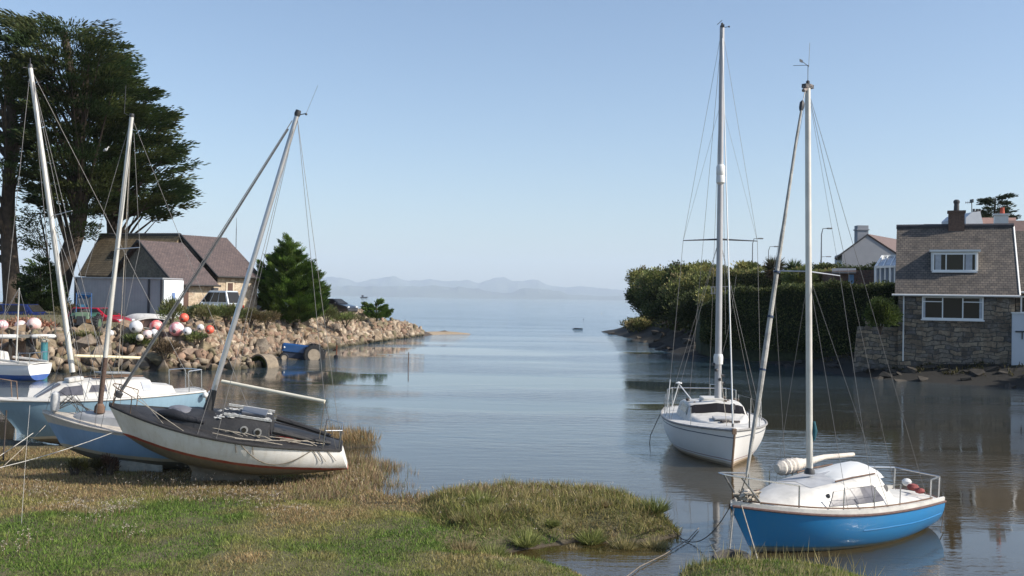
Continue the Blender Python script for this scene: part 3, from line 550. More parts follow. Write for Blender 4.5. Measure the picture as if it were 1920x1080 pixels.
for sd, tip in ((-1, sa), (1, sb)):
    E.stay(e1, tip, .0055); E.stay(tip, E.dk(.48, sd * .96), .007); E.stay(e0.lerp(e1, .80), tip, .004); E.stay(e0.lerp(e1, .43), E.dk(.55, sd * .93), .006); E.stay(e0.lerp(e1, .43), E.dk(.38, sd * .93), .006)
    E.tube('lifeline_sleeve', [E.dk(.48, sd * .96), E.dk(.48, sd * .96) + (tip - E.dk(.48, sd * .96)).normalized() * 1.15], .014, WHITE, 6)
E.stay(e1, E.dk(.97, 0), .009); E.tube('furled_genoa', [E.dk(.965, 0) + Vector((0, .0, .1)), e1.lerp(E.dk(.965, 0), .03)], [.022, .012], WHITE, 8)
for k in (.02, .05): E.stay(e0.lerp(e1, .9), e0.lerp(e1, .15 + k) + Vector((.0, .2, 0)), .004, name='halyard')
E.stay(e1, E.dk(.0, .3), .006); E.stay(e1, E.dk(.0, -.3), .006)
E.stay(e0.lerp(e1, .1), e0.lerp(e1, .33) + Vector((0, .5, 0)), .005, sag=.5, name='halyard'); 
E.stay(e0.lerp(e1, .12), E.dk(.88, -.1), .009, ROPE, name='halyard')
for sd in (-1, 1): E.stanchions((.12, .30, .52, .78), sd, .5)
E.pushpit(.10, .62, .018); E.part('stern_light_gantry', WHITE, lambda b: (b.tube([E.dk(.02, -.8) + Vector((0, 0, 0)), E.dk(.05, -.6) + Vector((0, 0, .75)), E.dk(.22, -.3) + Vector((0, 0, .3))], .022, 6), b.lathe(E.dk(.05, -.6) + Vector((0, 0, .74)), [(.03, 0), (.10, .02), (.10, .05), (.02, .08)], 10)))
E.part('bow_roller', mat('rusty_stem_fitting', (.30, .20, .13), .7, .4, 10), lambda b: (b.box((E.dk(.99, 0).x + .02, 0, 1.0), (.22, .10, .14)), b.tube([E.hp(1, .98, 1) + Vector((.015, 0, 0)), E.hp(1, .6, 1) + Vector((.015, 0, 0)), E.hp(1, .15, 1) + Vector((.015, 0, 0))], .032, 6)), smooth=False)
E.part('bow_cleat_post', DARKM, lambda b: (b.lathe(E.dk(.93, .1), [(.03, 0), (.03, .45), (.06, .46), (.06, .6), (.02, .62)], 10), b.lathe(E.dk(.88, .85), [(.022, 0), (.022, .5)], 8)))
CLUT = mat('deck_clutter', (.12, .09, .07), .7, .6, 15)
for _ in range(12): E.part('deck_block', CLUT, lambda b: b.ball((random.uniform(-1.3, .0), random.choice((-1, 1)) * random.uniform(.3, .85), E.dz(-.5) + random.uniform(.42, .52)), random.uniform(.035, .07), 8))
E.part('outboard_engine', DARKM, lambda b: (b.box((-3.35, -.4, .75), (.25, .25, .4)), b.box((-3.35, -.4, .25), (.1, .1, .9))), bevel=.03, smooth=False)
E.part('ladder', STEEL, lambda b: ([b.tube([E.dk(0, v) + Vector((-.03, 0, .1)), E.dk(0, v) + Vector((-.03, 0, .7))], .012, 5) for v in (.35, .55, .7)], b.tube([E.dk(0, .35) + Vector((-.03, 0, .7)), E.dk(0, .7) + Vector((-.03, 0, .7))], .012, 5)))
mp_ = E.hp(.12, 1, -1, .03)
E.part('mooring_line', mat('dark_rope', (.05, .045, .04), .9, .3, 10), lambda b: b.tube([mp_, E.at(1220, 815, 30.5), loc_of(E.root, onz(1218, 830))], .012, 5))

# ------------------------------------------------ F: blue yacht at right
Fb = Boat('blue_yacht', 'bright blue hulled yacht with white deck and long side window, nearest boat at the right', 'sailing boat', (5.99, 18.62, .02), PI + R(33), R(1.0), R(-1.5), L=5.25, B=2.05, fb=.82, fm=.66, fs=.60, dr=.22, tr=.60, rake=.55, bowk=-.1, group='moored boats', bp=2.4)
Fb.hull(hullmat('bright_blue_hull', [(-1, (.12, .10, .08)), (-.02, (.20, .20, .16)), (.045, (.05, .14, .20)), (.075, (.01, .19, .46)), (.62, (.01, .19, .46))], (.05, .22, .38), .55, rough=.3, coat=.5), DECKW, .022, mat('brown_rubbing_strake', (.14, .08, .07), .8, .4, 14))
for sd in (-1, 1):
    Fb.part('gunwale', DECKW, lambda b, sd=sd: b.loft([[Fb.dk(min(i / 24, .995), sd * .985) + Vector((0, 0, z)) for z in (-.02, .08)] + [Fb.dk(min(i / 24, .995), sd * .93) + Vector((0, 0, z)) for z in (.08, -.02)] for i in range(25)], closed=True, cap=True), smooth=False)
    Fb.tube('knuckle_line', [Fb.hp(t, .80 - .12 * abs(t - .4), sd, .002) for t in np.linspace(.02, .55, 16)], .008, bpy.data.materials['bright_blue_hull'], 5)
Fb.cabin('coachroof', [(1.95, .30, .18, .06), (1.55, .52, .36, .20), (1.1, .66, .44, .34), (.9, .70, .47, .38), (.0, .80, .54, .52), (-.66, .80, .55, .57), (-1.0, .78, .54, .18), (-1.1, .78, .54, .10), (-1.9, .70, .52, .08), (-1.95, .7, .5, .02)], DECKW)
for sd in (-1, 1):
    Fb.window([(.86, .24), (.62, .76), (-.38, .72), (-.54, .24)], sd, HAZYGLASS, out=.012)
    Fb.part('porthole', DARKM, lambda b, sd=sd: b.lathe(Fb.side(-.72, .62, sd, -.02), [(.065, 0), (.065, .035)], 16, (0, sd, .35)))
    Fb.part('cleat', DARKM, lambda b, sd=sd: b.lathe(Fb.side(.78, .62, sd, -.01), [(.04, 0), (.04, .03), (.02, .05)], 10, (0, sd, .4)))
    Fb.tube('roof_grab_rail', [Fb.side(x, .86, sd, -.08) + Vector((0, 0, .09)) for x in (.45, 0, -.6)], .014, TEAK, 6)
    Fb.tube('toe_rail', [Fb.dk(t, sd * .95) + Vector((0, 0, .11)) for t in np.linspace(.12, .96, 14)], .014, TEAK, 6)
Fb.part('deck_hood', WHITE, lambda b: b.loft([[Vector((x, w * math.cos(PI * k / 8), Fb.dz(-.3) + .44 + h * math.sin(PI * k / 8))) for k in range(9)] for x, w, h in ((.35, .40, .01), (.30, .42, .07), (-.1, .44, .14), (-.45, .45, .22), (-.72, .44, .24), (-.92, .42, .16), (-1.0, .40, .02))], cap=True))
Fb.part('deck_hood_shell', DECKG, lambda b: b.box((.72, 0, Fb.dz(.7) + .385), (.50, .42, .03), ry=R(8)), bevel=.01, smooth=False)
Fb.roof('non_slip_panel', 1.0, -.45, .80, DECKG)
f0 = Fb.at(1518, 880, 18.3); f1 = Fb.at(1514.5, 166, 18.5); Fb.mast(f0, f1, .060, .052, MASTW)
Fb.part('mast_step', DARKM, lambda b: b.lathe(f0, [(.10, -.08), (.09, -.02), (.06, .03)], 12))
add_masthead(Fb, f1, rod=.42)
Fb.part('masthead_gear', mat('frayed_masthead_tape', (.35, .30, .28), .9, .5, 20), lambda b: (b.ball(f1 + Vector((.06, 0, .02)), .06, 8), b.ball(f1 + Vector((-.04, .02, .05)), .045, 8), b.tube([f1, f1 + Vector((.14, .02, -.06))], .035, 7)))
Fb.stay(f1 + Vector((0, 0, .4)), f1 + Vector((0, 0, .85)), .004, name='aerial')
s0 = Fb.at(1400, 892, 16.9); s1 = Fb.at(1503, 200, 18.3)
Fb.tube('forestay', [Fb.dk(.97, 0), s0, s1, f1 + Vector((.06, 0, -.03))], .008, WIRE, 6)
gk = [0, .08, .2, .32, .45, .6, .75, .9, 1]; gr = [.022, .034, .046, .052, .043, .036, .030, .026, .022]
Fb.tube('furled_genoa', [s0.lerp(s1, k) + Vector((0, .01 * math.sin(k * 40), -.10 * math.sin(PI * k) * .3)) for k in gk], gr, mat('weathered_grey_sail', (.42, .41, .38), .85, .45, 7, bmp=.6), 9)
NAVY = mat('navy_tie', (.03, .05, .10), .8, .3, 9)
for k in (.41, .53, .27): Fb.part('sail_tie', NAVY, lambda b: b.lathe(s0.lerp(s1, k), [(.056, -.012), (.056, .02)], 9, s1 - s0))
Fb.part('furler_swivel', DARKM, lambda b: b.lathe(s1, [(.03, -.08), (.045, -.02), (.045, .08), (.02, .12)], 8, s1 - s0))
g = Fb.at(1575, 517, 18.5); Fb.tube('spreader', [f0.lerp(f1, .516), g], [.014, .010], ALU, 6); g2 = Fb.at(1450, 508, 18.7); Fb.tube('spreader', [f0.lerp(f1, .516), g2], [.014, .010], ALU, 6)
Fb.stay(f1, g, .003); Fb.stay(g, Fb.dk(.50, .96) , .005); Fb.stay(g2, Fb.dk(.52, -.96), .005); Fb.stay(f1, g2, .003)
Fb.stay(f1, Fb.dk(.02, .4), .0045); Fb.stay(f0.lerp(f1, .51), Fb.dk(.42, .95), .004); Fb.stay(f0.lerp(f1, .51), Fb.dk(.62, .95), .004); Fb.stay(f0.lerp(f1, .51), Fb.dk(.60, -.95), .004)
Fb.stay(f1, Fb.dk(.06, -.4), .0045)
Fb.part('mast_rope_bundle', mat('teal_rope', (.02, .12, .16), .8, .3, 10), lambda b: b.tube([f0.lerp(f1, .125) + Vector((-.06, .06, 0)), f0.lerp(f1, .10) + Vector((-.07, .07, 0)), f0.lerp(f1, .075) + Vector((-.06, .05, 0))], [.02, .045, .02], 8))
Fb.part('furled_mainsail', mat('cream_sail_bundle', (.66, .60, .53), .9, .2, 6, bmp=.9), lambda b: b.tube([Fb.at(1456 + 52 * k, 879 - 11 * k, 18.9 + .4 * k) for k in np.linspace(0, 1, 14)] + [Fb.at(1545, 857, 19.6), Fb.at(1600, 852, 20.2)], [.08, .12, .15, .13, .165, .14, .16, .13, .15, .12, .13, .10, .10, .08, .05, .04], 12))
pu = Fb.pulpit(.80, .46, .016, reach=.30)
Fb.stanchions((.36, .50, .64), 1, .46, .012); Fb.stanchions((.36, .50, .64), -1, .46, .012)
Fb.pushpit(.12, .44, .016)
Fb.part('bow_rope_heap', ROPE, lambda b: [b.tube([Fb.dk(.93, .0) + Vector((random.uniform(-.25, .2), random.uniform(-.12, .2), random.uniform(.02, .2))) for _ in range(5)], random.choice((.012, .022, .03)), 6) for _ in range(16)])
Fb.part('bow_cloth', mat('bleached_cloth', (.62, .57, .50), .95, .3, 12, bmp=.8), lambda b: (b.ball(Fb.dk(.93, .1) + Vector((.0, 0, .14)), .10, 8), b.ball(Fb.dk(.95, .3) + Vector((.0, 0, .11)), .08, 8)))
Fb.part('red_bundle', mat('faded_red_cloth', (.32, .08, .075), .85, .5, 8, bmp=.8), lambda b: (b.ball(Fb.dk(.07, .2) + Vector((0, 0, .13)), .12, 8, .6), b.ball(Fb.dk(.08, .5) + Vector((.05, 0, .12)), .10, 8, .6)))
Fb.part('horseshoe_buoy', WHITE, lambda b: b.ball(Fb.dk(.05, -.1) + Vector((0, 0, .18)), .10, 10, .8))
CHAIN = mat('galvanised_chain', (.35, .34, .32), .6, .4, 25, metal=.5)
Fb.part('bow_chain', CHAIN, lambda b: b.tube([Fb.dk(.985, .2), loc_of(Fb.root, onz(1366, 1050))], .016, 6))
Fb.part('bow_line', ROPE, lambda b: b.tube([Fb.dk(.97, .5) + Vector((0, .03, 0)), loc_of(Fb.root, onz(1424, 1060, .1))], .012, 6))
Fb.part('stern_line', mat('dark_stern_line', (.07, .06, .05), .9, .3, 10), lambda b: b.tube([Fb.dk(.0, .5), Fb.at(1770, 960, 20.2), loc_of(Fb.root, onz(1764, 998)), ], .010, 5))
# ================================================================== foliage and small builders
def leaves(name, P, D, l, w, col, m=None, parent=None, rng=RNG):
    n = len(P); D = D / np.maximum(np.linalg.norm(D, axis=1, keepdims=True), 1e-6)
    S = np.cross(D, rng.normal(size=(n, 3))); S /= np.maximum(np.linalg.norm(S, axis=1, keepdims=True), 1e-6)
    l = np.broadcast_to(l, (n,))[:, None]; w = np.broadcast_to(w, (n,))[:, None]
    V = np.stack([P, P + D * l * .5 + S * w, P + D * l, P + D * l * .5 - S * w], 1).reshape(-1, 3)
    Fq = np.arange(4 * n).reshape(n, 4); return npmesh(name, V, Fq, m or LEAF, np.repeat(np.clip(col, 0, 1), 4, 0), parent=parent)
def palette(n, cols, rng, jit=.18):
    c = np.array(cols)[rng.integers(0, len(cols), n)]; return c * (1 + rng.normal(0, jit, (n, 1))).clip(.4, 1.8)
def pads_from_outline(outline, Y, thick, n, rng, edge=26):
    P = np.array(outline, float); out = []
    while len(out) < n:
        x = rng.uniform(P[:, 0].min(), P[:, 0].max()); y = rng.uniform(P[:, 1].min(), P[:, 1].max())
        d = float(sdf(outline, np.array([[x]]), np.array([[y]]))[0, 0])
        if d < 0: continue
        k = math.sqrt(min(1, d / edge)); out.append(tuple(at(x, y, Y + rng.uniform(-1, 1) * thick * k)))
    return np.array(out)
def conifer(name, label, outline, Y, thick, n, trunk, seed, per=150, leaf=.34, wid=.055, pad=(1.5, 1.5, .33), up=.25, cols=None, cat='tree', group=None, trunk_r=(.5, .2), limbs=40, hub=None, parent_base=None):
    rng = np.random.default_rng(seed); base = Vector(trunk[0]); root = tag(empty(name, base), label, cat, group)
    C = pads_from_outline(outline, Y, thick, n, rng); tr = np.array([tuple(p) for p in trunk])
    zz = np.interp(C[:, 2], tr[:, 2], np.arange(len(tr))); ax = np.stack([np.interp(zz, np.arange(len(tr)), tr[:, k]) for k in (0, 1, 2)], 1)
    Dp = C - ax; Dp[:, 2] = 0; Dp /= np.maximum(np.linalg.norm(Dp, axis=1, keepdims=True), .3)
    P = np.repeat(C, per, 0); dd = np.repeat(Dp, per, 0); N_ = len(P)
    u = rng.normal(size=(N_, 3)); u /= np.linalg.norm(u, axis=1, keepdims=True); u *= (rng.random((N_, 1)) ** .5)
    sz = np.repeat(rng.uniform(.55, 1.25, (len(C), 1)), per, 0); off = u * np.array(pad) * sz
    along = (off * dd).sum(1); off[:, 2] += along * up * .8
    D = dd * .9 + np.array([0, 0, up]) + u * .55
    cc = np.repeat(palette(len(C), cols or [(.028, .048, .016), (.045, .068, .02), (.07, .085, .026), (.036, .062, .022), (.055, .065, .022)], rng, .2), per, 0) * (1 + rng.normal(0, .2, (N_, 1)))
    leaves('crown', P + off - np.array(base), D, leaf * rng.uniform(.6, 1.3, N_), wid, cc, parent=root, rng=rng)
    mb = MB(); m = len(trunk); mb.tube([Vector(p) - base for p in trunk], [trunk_r[0] + (trunk_r[1] - trunk_r[0]) * i / (m - 1) for i in range(m)], 10)
    mb.build('trunk', BARK, root, smooth=True); mb = MB()
    for i in rng.choice(len(C), min(limbs, len(C)), replace=False):
        c = Vector(C[i]); zb = base.z + (c.z - base.z) * rng.uniform(.35, .8); q = np.interp(zb, tr[:, 2], np.arange(m)); a = Vector([float(np.interp(q, np.arange(m), tr[:, k])) for k in (0, 1, 2)])
        mb.tube([a - base, (a * .45 + c * .55) - base + Vector((0, 0, -.3 * up)), c - base], [trunk_r[1] * .55, trunk_r[1] * .3, .02], 5)
    mb.build('limb', BARK, root, smooth=True)['kind'] = 'stuff'
    return root
def shrub(name, label, c, r, n, seed, cols, leaf=.16, wid=.045, group=None, cat='shrub', up=.35, ground=True, core=True):
    rng = np.random.default_rng(seed); c = Vector(c); base = Vector((c.x, c.y, c.z - r[2])); root = tag(empty(name, base), label, cat, group)
    k = max(3, int(n / 260)); L0 = []
    lob = rng.normal(size=(k, 3)); lob /= np.linalg.norm(lob, axis=1, keepdims=True); lob *= rng.uniform(.35, .8, (k, 1)); lob[:, 2] = np.abs(lob[:, 2]) * 1.0 - .25
    idx = rng.integers(0, k, n); u = rng.normal(size=(n, 3)); u /= np.linalg.norm(u, axis=1, keepdims=True); u *= rng.random((n, 1)) ** .6 * .58
    P = (lob[idx] + u) * np.array(r) + np.array((0, 0, r[2])); D = u * 1.6 + lob[idx] * .6 + np.array([0, 0, up]); ok = P[:, 2] > 0
    st = rng.random(n) < .05; P[st] = (P[st] - np.array((0, 0, r[2]))) * 1.22 + np.array((0, 0, r[2])); ok = P[:, 2] > 0
    cc = palette(k, cols, rng, .15)[idx] * (1 + rng.normal(0, .22, (n, 1)))
    leaves('foliage', P[ok], D[ok], leaf * rng.uniform(.6, 1.4, ok.sum()), wid, cc[ok], parent=root, rng=rng)
    mb = MB(); 
    for i in range(5):
        a = i * 1.3; mb.tube([(0, 0, -.3), (math.cos(a) * r[0] * .2, math.sin(a) * r[1] * .2, r[2] * .5), (math.cos(a) * r[0] * .5, math.sin(a) * r[1] * .5, r[2] * 1.2)], [.06, .04, .015], 5)
    mb.build('stem', BARK, root, smooth=True); return root
class Rel:                                   # parts given in world coordinates under an empty
    def __init__(s, name, label, cat, base, group=None): s.root = tag(empty(name, base), label, cat, group); s.o = Vector(base)
    def part(s, name, m, f, parent=None, **k):
        mb = MB(); f(mb); mb.v = [tuple(Vector(v) - s.o) for v in mb.v]; return mb.build(name, m, parent or s.root, **k)
def stonemat(name, cols, mortar, sc=1.6, mw=.05, bm=.5, ux=.93, uy=-.37, row=.24, wid=.62):
    m, t, b = newmat(name); g = N(t, 'ShaderNodeNewGeometry'); s = t.nodes.new('ShaderNodeSeparateXYZ'); nz = N(t, 'ShaderNodeTexNoise', _Scale=1.1, _Detail=3); L(t, g.outputs['Position'], nz.inputs['Vector'])
    sc_ = N(t, 'ShaderNodeVectorMath', operation='SCALE'); L(t, nz.outputs['Color'], sc_.inputs[0]); sc_.inputs['Scale'].default_value = .6; ds = N(t, 'ShaderNodeVectorMath', operation='ADD'); L(t, g.outputs['Position'], ds.inputs[0]); L(t, sc_.outputs[0], ds.inputs[1]); L(t, ds.outputs[0], s.inputs[0])
    a = N(t, 'ShaderNodeMath', operation='MULTIPLY'); L(t, s.outputs[0], a.inputs[0]); a.inputs[1].default_value = ux; a2 = N(t, 'ShaderNodeMath', operation='MULTIPLY_ADD'); L(t, s.outputs[1], a2.inputs[0]); a2.inputs[1].default_value = uy; L(t, a.outputs[0], a2.inputs[2])
    c = t.nodes.new('ShaderNodeCombineXYZ'); L(t, a2.outputs[0], c.inputs[0]); L(t, s.outputs[2], c.inputs[1])
    def brick(off, c1, c2, rw, wd):
        br = N(t, 'ShaderNodeTexBrick', _Scale=1.0, offset=.37, offset_frequency=2, squash=1.6, squash_frequency=3); br.inputs['Brick Width'].default_value = wd; br.inputs['Row Height'].default_value = rw; br.inputs['Mortar Size'].default_value = mw * .35; br.inputs['Mortar Smooth'].default_value = .4
        br.inputs['Color1'].default_value = (*c1, 1); br.inputs['Color2'].default_value = (*c2, 1); br.inputs['Mortar'].default_value = (*mortar, 1); L(t, c.outputs[0], br.inputs['Vector']); return br
    b1 = brick(0, cols[0], cols[1], row, wid); b2 = brick(0, cols[2], cols[3], row, wid)
    k = ramp(t, noise(t, 1.7, 2, .5, g.outputs['Position']), [(.42, (0, 0, 0)), (.56, (1, 1, 1))]); col = mixc(t, k, b1.outputs['Color'], b2.outputs['Color'])
    n2 = ramp(t, noise(t, 6, 5, .75, g.outputs['Position']), [(.3, (.5, .5, .5)), (.7, (1.3, 1.3, 1.3))]); L(t, mixc(t, 1.0, col, n2, 'MULTIPLY'), b.inputs['Base Color'])
    b.inputs['Roughness'].default_value = .9; bump(t, b, b1.outputs['Fac'], -bm, .05); return m
def slatemat(name, col, col2, ux, uy, rows=4.2, var=.5, gap=(.02, .02, .02)):
    m, t, b = newmat(name); g = N(t, 'ShaderNodeNewGeometry'); s = t.nodes.new('ShaderNodeSeparateXYZ'); L(t, g.outputs['Position'], s.inputs[0])
    a = N(t, 'ShaderNodeMath', operation='MULTIPLY'); L(t, s.outputs[0], a.inputs[0]); a.inputs[1].default_value = ux
    a2 = N(t, 'ShaderNodeMath', operation='MULTIPLY_ADD'); L(t, s.outputs[1], a2.inputs[0]); a2.inputs[1].default_value = uy; L(t, a.outputs[0], a2.inputs[2])
    c = t.nodes.new('ShaderNodeCombineXYZ'); L(t, a2.outputs[0], c.inputs[0]); L(t, s.outputs[2], c.inputs[1])
    br = N(t, 'ShaderNodeTexBrick', _Scale=1.0, offset=.5); br.inputs['Brick Width'].default_value = .24; br.inputs['Row Height'].default_value = 1 / rows / 1.3; br.inputs['Mortar Size'].default_value = .011
    br.inputs['Color1'].default_value = (*col, 1); br.inputs['Color2'].default_value = (*col2, 1); br.inputs['Mortar'].default_value = (*gap, 1); br.inputs['Bias'].default_value = 0; L(t, c.outputs[0], br.inputs['Vector'])
    n = ramp(t, noise(t, 1.6, 7, .78, g.outputs['Position']), [(.3, (1 - var, 1 - var, 1 - var)), (.7, (1.3, 1.27, 1.2))]); L(t, mixc(t, 1.0, br.outputs['Color'], n, 'MULTIPLY'), b.inputs['Base Color'])
    b.inputs['Roughness'].default_value = .72; bump(t, b, br.outputs['Fac'], -.5, .03); return m
def slab(b, pts, th):                         # a roof plane with thickness, from its corner points
    P = [Vector(p) for p in pts]; n = (P[1] - P[0]).cross(P[2] - P[0]).normalized(); n = n if n.z > 0 else -n; b.prism([p - n * th for p in P], n * th)
# ------------------------------------------------ the big cypresses at the left
G25 = height_at(hbank, -40, 80)
YT = 84
def tp(pts, Y): return [at(x, y, Y) for x, y in pts][::-1] if pts[0][1] < pts[-1][1] else [at(x, y, Y) for x, y in pts]
conifer('monterey_cypress', 'tall dark cypress cut by the left edge, bare trunk behind the dark blue car', [(-170, 80), (-60, 40), (10, 48), (60, 70), (75, 160), (60, 250), (45, 300), (38, 345), (-10, 360), (-60, 400), (-170, 420)], YT - 2, 5, 190, tp([(22, 590), (24, 560), (18, 480), (14, 400), (18, 320), (24, 230), (10, 120)], YT - 2), 21, per=150, leaf=.46, wid=.055, pad=(1.6, 1.6, .24), trunk_r=(.85, .3), limbs=30, group='cypress trees by the stone building')
conifer('monterey_cypress', 'broad dark cypress with leaning ivy-grown trunk, directly left of the stone building', [(14, 52), (22, 32), (60, 38), (100, 34), (130, 30), (150, 60), (185, 45), (205, 60), (190, 78), (225, 85), (236, 108), (240, 140), (250, 200), (230, 290), (215, 370), (172, 425), (150, 460), (128, 430), (80, 400), (50, 330), (35, 220)], YT, 6.5, 420, tp([(98, 590), (108, 550), (122, 500), (142, 440), (152, 390), (150, 300), (140, 180), (120, 60)], YT), 22, per=150, leaf=.46, wid=.055, pad=(1.6, 1.6, .24), trunk_r=(1.0, .3), limbs=50, group='cypress trees by the stone building')
conifer('monterey_cypress', 'wide layered dark cypress whose right-hand boughs reach over the stone roof', [(165, 100), (235, 130), (248, 152), (296, 178), (280, 195), (302, 212), (325, 222), (308, 236), (318, 262), (335, 268), (332, 290), (352, 322), (340, 332), (352, 352), (338, 368), (345, 388), (300, 385), (310, 412), (275, 402), (240, 392), (190, 380), (150, 340)], YT + 4, 6, 300, tp([(205, 590), (210, 520), (212, 440), (208, 380), (200, 300), (190, 200), (180, 130)], YT + 4), 23, per=150, leaf=.46, wid=.055, pad=(1.6, 1.6, .24), trunk_r=(.65, .25), limbs=60, group='cypress trees by the stone building')
conifer('cypress_bough', 'fallen wispy cypress growth with bare twigs at the foot of the leaning trunk', [(40, 390), (100, 385), (110, 420), (85, 445), (60, 480), (45, 440)], YT - 1, 1.5, 22, tp([(100, 560), (90, 480), (75, 400)], YT - 1), 25, per=70, leaf=.25, trunk_r=(.12, .05), limbs=22, cat='tree', group='cypress trees by the stone building')
conifer('cypress_bush', 'dark green bushy conifer between the cypress trunk and the long grey container', [(38, 580), (36, 540), (55, 505), (75, 482), (95, 500), (112, 530), (118, 580)], 76, 1.6, 120, tp([(76, 592), (76, 560), (76, 500)], 76), 26, per=120, leaf=.24, wid=.05, pad=(.55, .55, .25), up=.6, cols=[(.03, .055, .016), (.045, .075, .02), (.025, .04, .014)], cat='bush', trunk_r=(.15, .05), limbs=12)
GREENC = [(.07, .13, .02), (.10, .17, .03), (.13, .19, .04), (.05, .09, .02)]
conifer('young_cypress', 'bushy bright green young cypress standing on the stone breakwater', [(500, 520), (508, 498), (507, 474), (516, 488), (524, 468), (532, 455), (540, 443), (548, 460), (558, 462), (566, 484), (580, 494), (588, 512), (600, 520), (600, 534), (612, 548), (606, 564), (608, 588), (580, 600), (530, 600), (500, 588), (487, 568), (492, 548), (480, 530), (492, 512), (490, 490)], 79, 2.5, 640, tp([(548, 604), (548, 560), (547, 455)], 79), 27, per=190, leaf=.26, wid=.022, pad=(.38, .38, .18), up=.95, cols=GREENC, group=None, trunk_r=(.16, .05), limbs=30)
conifer('young_cypress', 'small green conifer seedling alone on the breakwater crest near its seaward end', [(683, 572), (690, 564), (700, 572), (712, 563), (722, 572), (732, 582), (728, 594), (700, 598), (686, 590)], 98, .8, 60, tp([(706, 602), (706, 590), (706, 568)], 98), 28, per=70, leaf=.26, wid=.05, pad=(.30, .30, .18), up=.8, cols=GREENC[:3], trunk_r=(.08, .03), limbs=14)
# ------------------------------------------------ stone building with steep slate roofs
U = Vector((.6, .8, 0)); Vv = Vector((-.8, .6, 0)); Z = Vector((0, 0, 1))
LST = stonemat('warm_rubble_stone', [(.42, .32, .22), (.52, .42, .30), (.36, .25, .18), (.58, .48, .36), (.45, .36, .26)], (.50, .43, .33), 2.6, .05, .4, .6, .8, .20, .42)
LSD = stonemat('shade_toned_stone', [(.14, .12, .10), (.20, .17, .13), (.17, .15, .12), (.12, .11, .09)], (.17, .15, .12), 2.4, .05, .4, -.8, .6, .25, .5)  # same stone as the sunlit walls, with the gable shade put into its colour
SL1 = slatemat('purple_slates', (.145, .105, .10), (.115, .085, .085), .6, .8, 8, .35); SL2 = slatemat('mossy_brown_tiles', (.27, .20, .12), (.21, .15, .085), -.8, .6, 5, .5)
TRIM = mat('dark_verge', (.03, .028, .028), .7, .3, 5); DOORB = mat('brown_door', (.10, .05, .035), .6, .3, 4)
hb = Rel('stone_building', 'stone boathouse with steep purple slate roofs and shade-coloured gable behind the container', 'building', (-24.5, 76, 2.3))
Pe = at(407, 515, 75); Pr = at(340, 440, 77.7)          # eave and ridge corner of the right block
run = 4.5; rz = Pr.z - Pe.z; LR = 4.2
def P(o, u=0, v=0, z=0): return o + U * u + Vv * v + Z * z
gz = 2.0
def blk(b, E, l, w, h): b.prism([P(E, .25, .25, -E.z + gz), P(E, l - .2, .25, -E.z + gz), P(E, l - .2, 2 * w - .25, -E.z + gz), P(E, .25, 2 * w - .25, -E.z + gz)], (0, 0, E.z - gz))
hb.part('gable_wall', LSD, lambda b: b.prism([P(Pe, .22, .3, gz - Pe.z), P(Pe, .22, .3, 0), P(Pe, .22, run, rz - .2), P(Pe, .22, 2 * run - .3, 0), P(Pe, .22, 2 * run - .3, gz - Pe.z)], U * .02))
hb.part('wall', LST, lambda b: (blk(b, Pe, LR, run, rz), b.prism([P(Pe, LR - .45, .3), P(Pe, LR - .45, 2 * run - .3), P(Pe, LR - .45, run, rz - .15)], U * .24), b.prism([P(Pe, .3, .3), P(Pe, .3, 2 * run - .3), P(Pe, .3, run, rz - .15)], U * .2)))
hb.part('roof', SL1, lambda b: slab(b, [P(Pe, -.1, -.15, -.1), P(Pe, LR, -.15, -.1), P(Pe, LR, run, rz), P(Pe, -.1, run, rz)], .14))
hb.part('roof', SL1, lambda b: slab(b, [P(Pe, -.1, 2 * run, 0), P(Pe, LR, 2 * run, 0), P(Pe, LR, run + .02, rz), P(Pe, -.1, run + .02, rz)], .14))
hb.part('verge', TRIM, lambda b: b.tube([P(Pe, -.12, -.2, -.15), P(Pe, -.12, run, rz - .02)], .10, 4)); hb.part('gutter', TRIM, lambda b: b.tube([P(Pe, -.1, -.22, -.16), P(Pe, LR, -.22, -.16)], .07, 6))
w = 0
fr = hb.part('window', mat('pale_surround', (.6, .52, .40), .8, .1, 4), lambda b: b.prism([P(Pe, 1.0, .20, -.5), P(Pe, 1.75, .20, -.5), P(Pe, 1.75, .20, -1.75), P(Pe, 1.0, .20, -1.75)], Vv * -.0 + Vv * .1))
hb.part('pane', DOORB, lambda b: b.prism([P(Pe, 1.15, .17, -.6), P(Pe, 1.6, .17, -.6), P(Pe, 1.6, .17, -1.7), P(Pe, 1.15, .17, -1.7)], Vv * .1), parent=fr)
# front wing
Fe = at(325, 530, 70); Fr = at(258, 450, 72.6); FL = 4.1; fw_ = 4.35; fz = Fr.z - Fe.z
hb.part('wall', LST, lambda b: b.prism([P(Fe, .3, .3, gz - Fe.z), P(Fe, FL, .3, gz - Fe.z), P(Fe, FL, .55, gz - Fe.z), P(Fe, .3, .55, gz - Fe.z)], Z * (Fe.z - gz - .02)))
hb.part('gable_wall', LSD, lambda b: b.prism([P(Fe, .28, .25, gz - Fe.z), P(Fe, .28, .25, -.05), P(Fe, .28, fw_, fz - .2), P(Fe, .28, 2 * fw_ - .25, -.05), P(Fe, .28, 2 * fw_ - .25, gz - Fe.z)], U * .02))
hb.part('roof', SL1, lambda b: slab(b, [P(Fe, -.05, -.2, -.1), P(Fe, 3.72, -.2, -.1), P(Fe, 3.72, fw_, fz), P(Fe, -.05, fw_, fz)], .14))
hb.part('roof', SL1, lambda b: slab(b, [P(Fe, -.05, 2 * fw_, 0), P(Fe, 3.6, 2 * fw_, 0), P(Fe, 3.6, fw_ + .02, fz), P(Fe, -.05, fw_ + .02, fz)], .14))
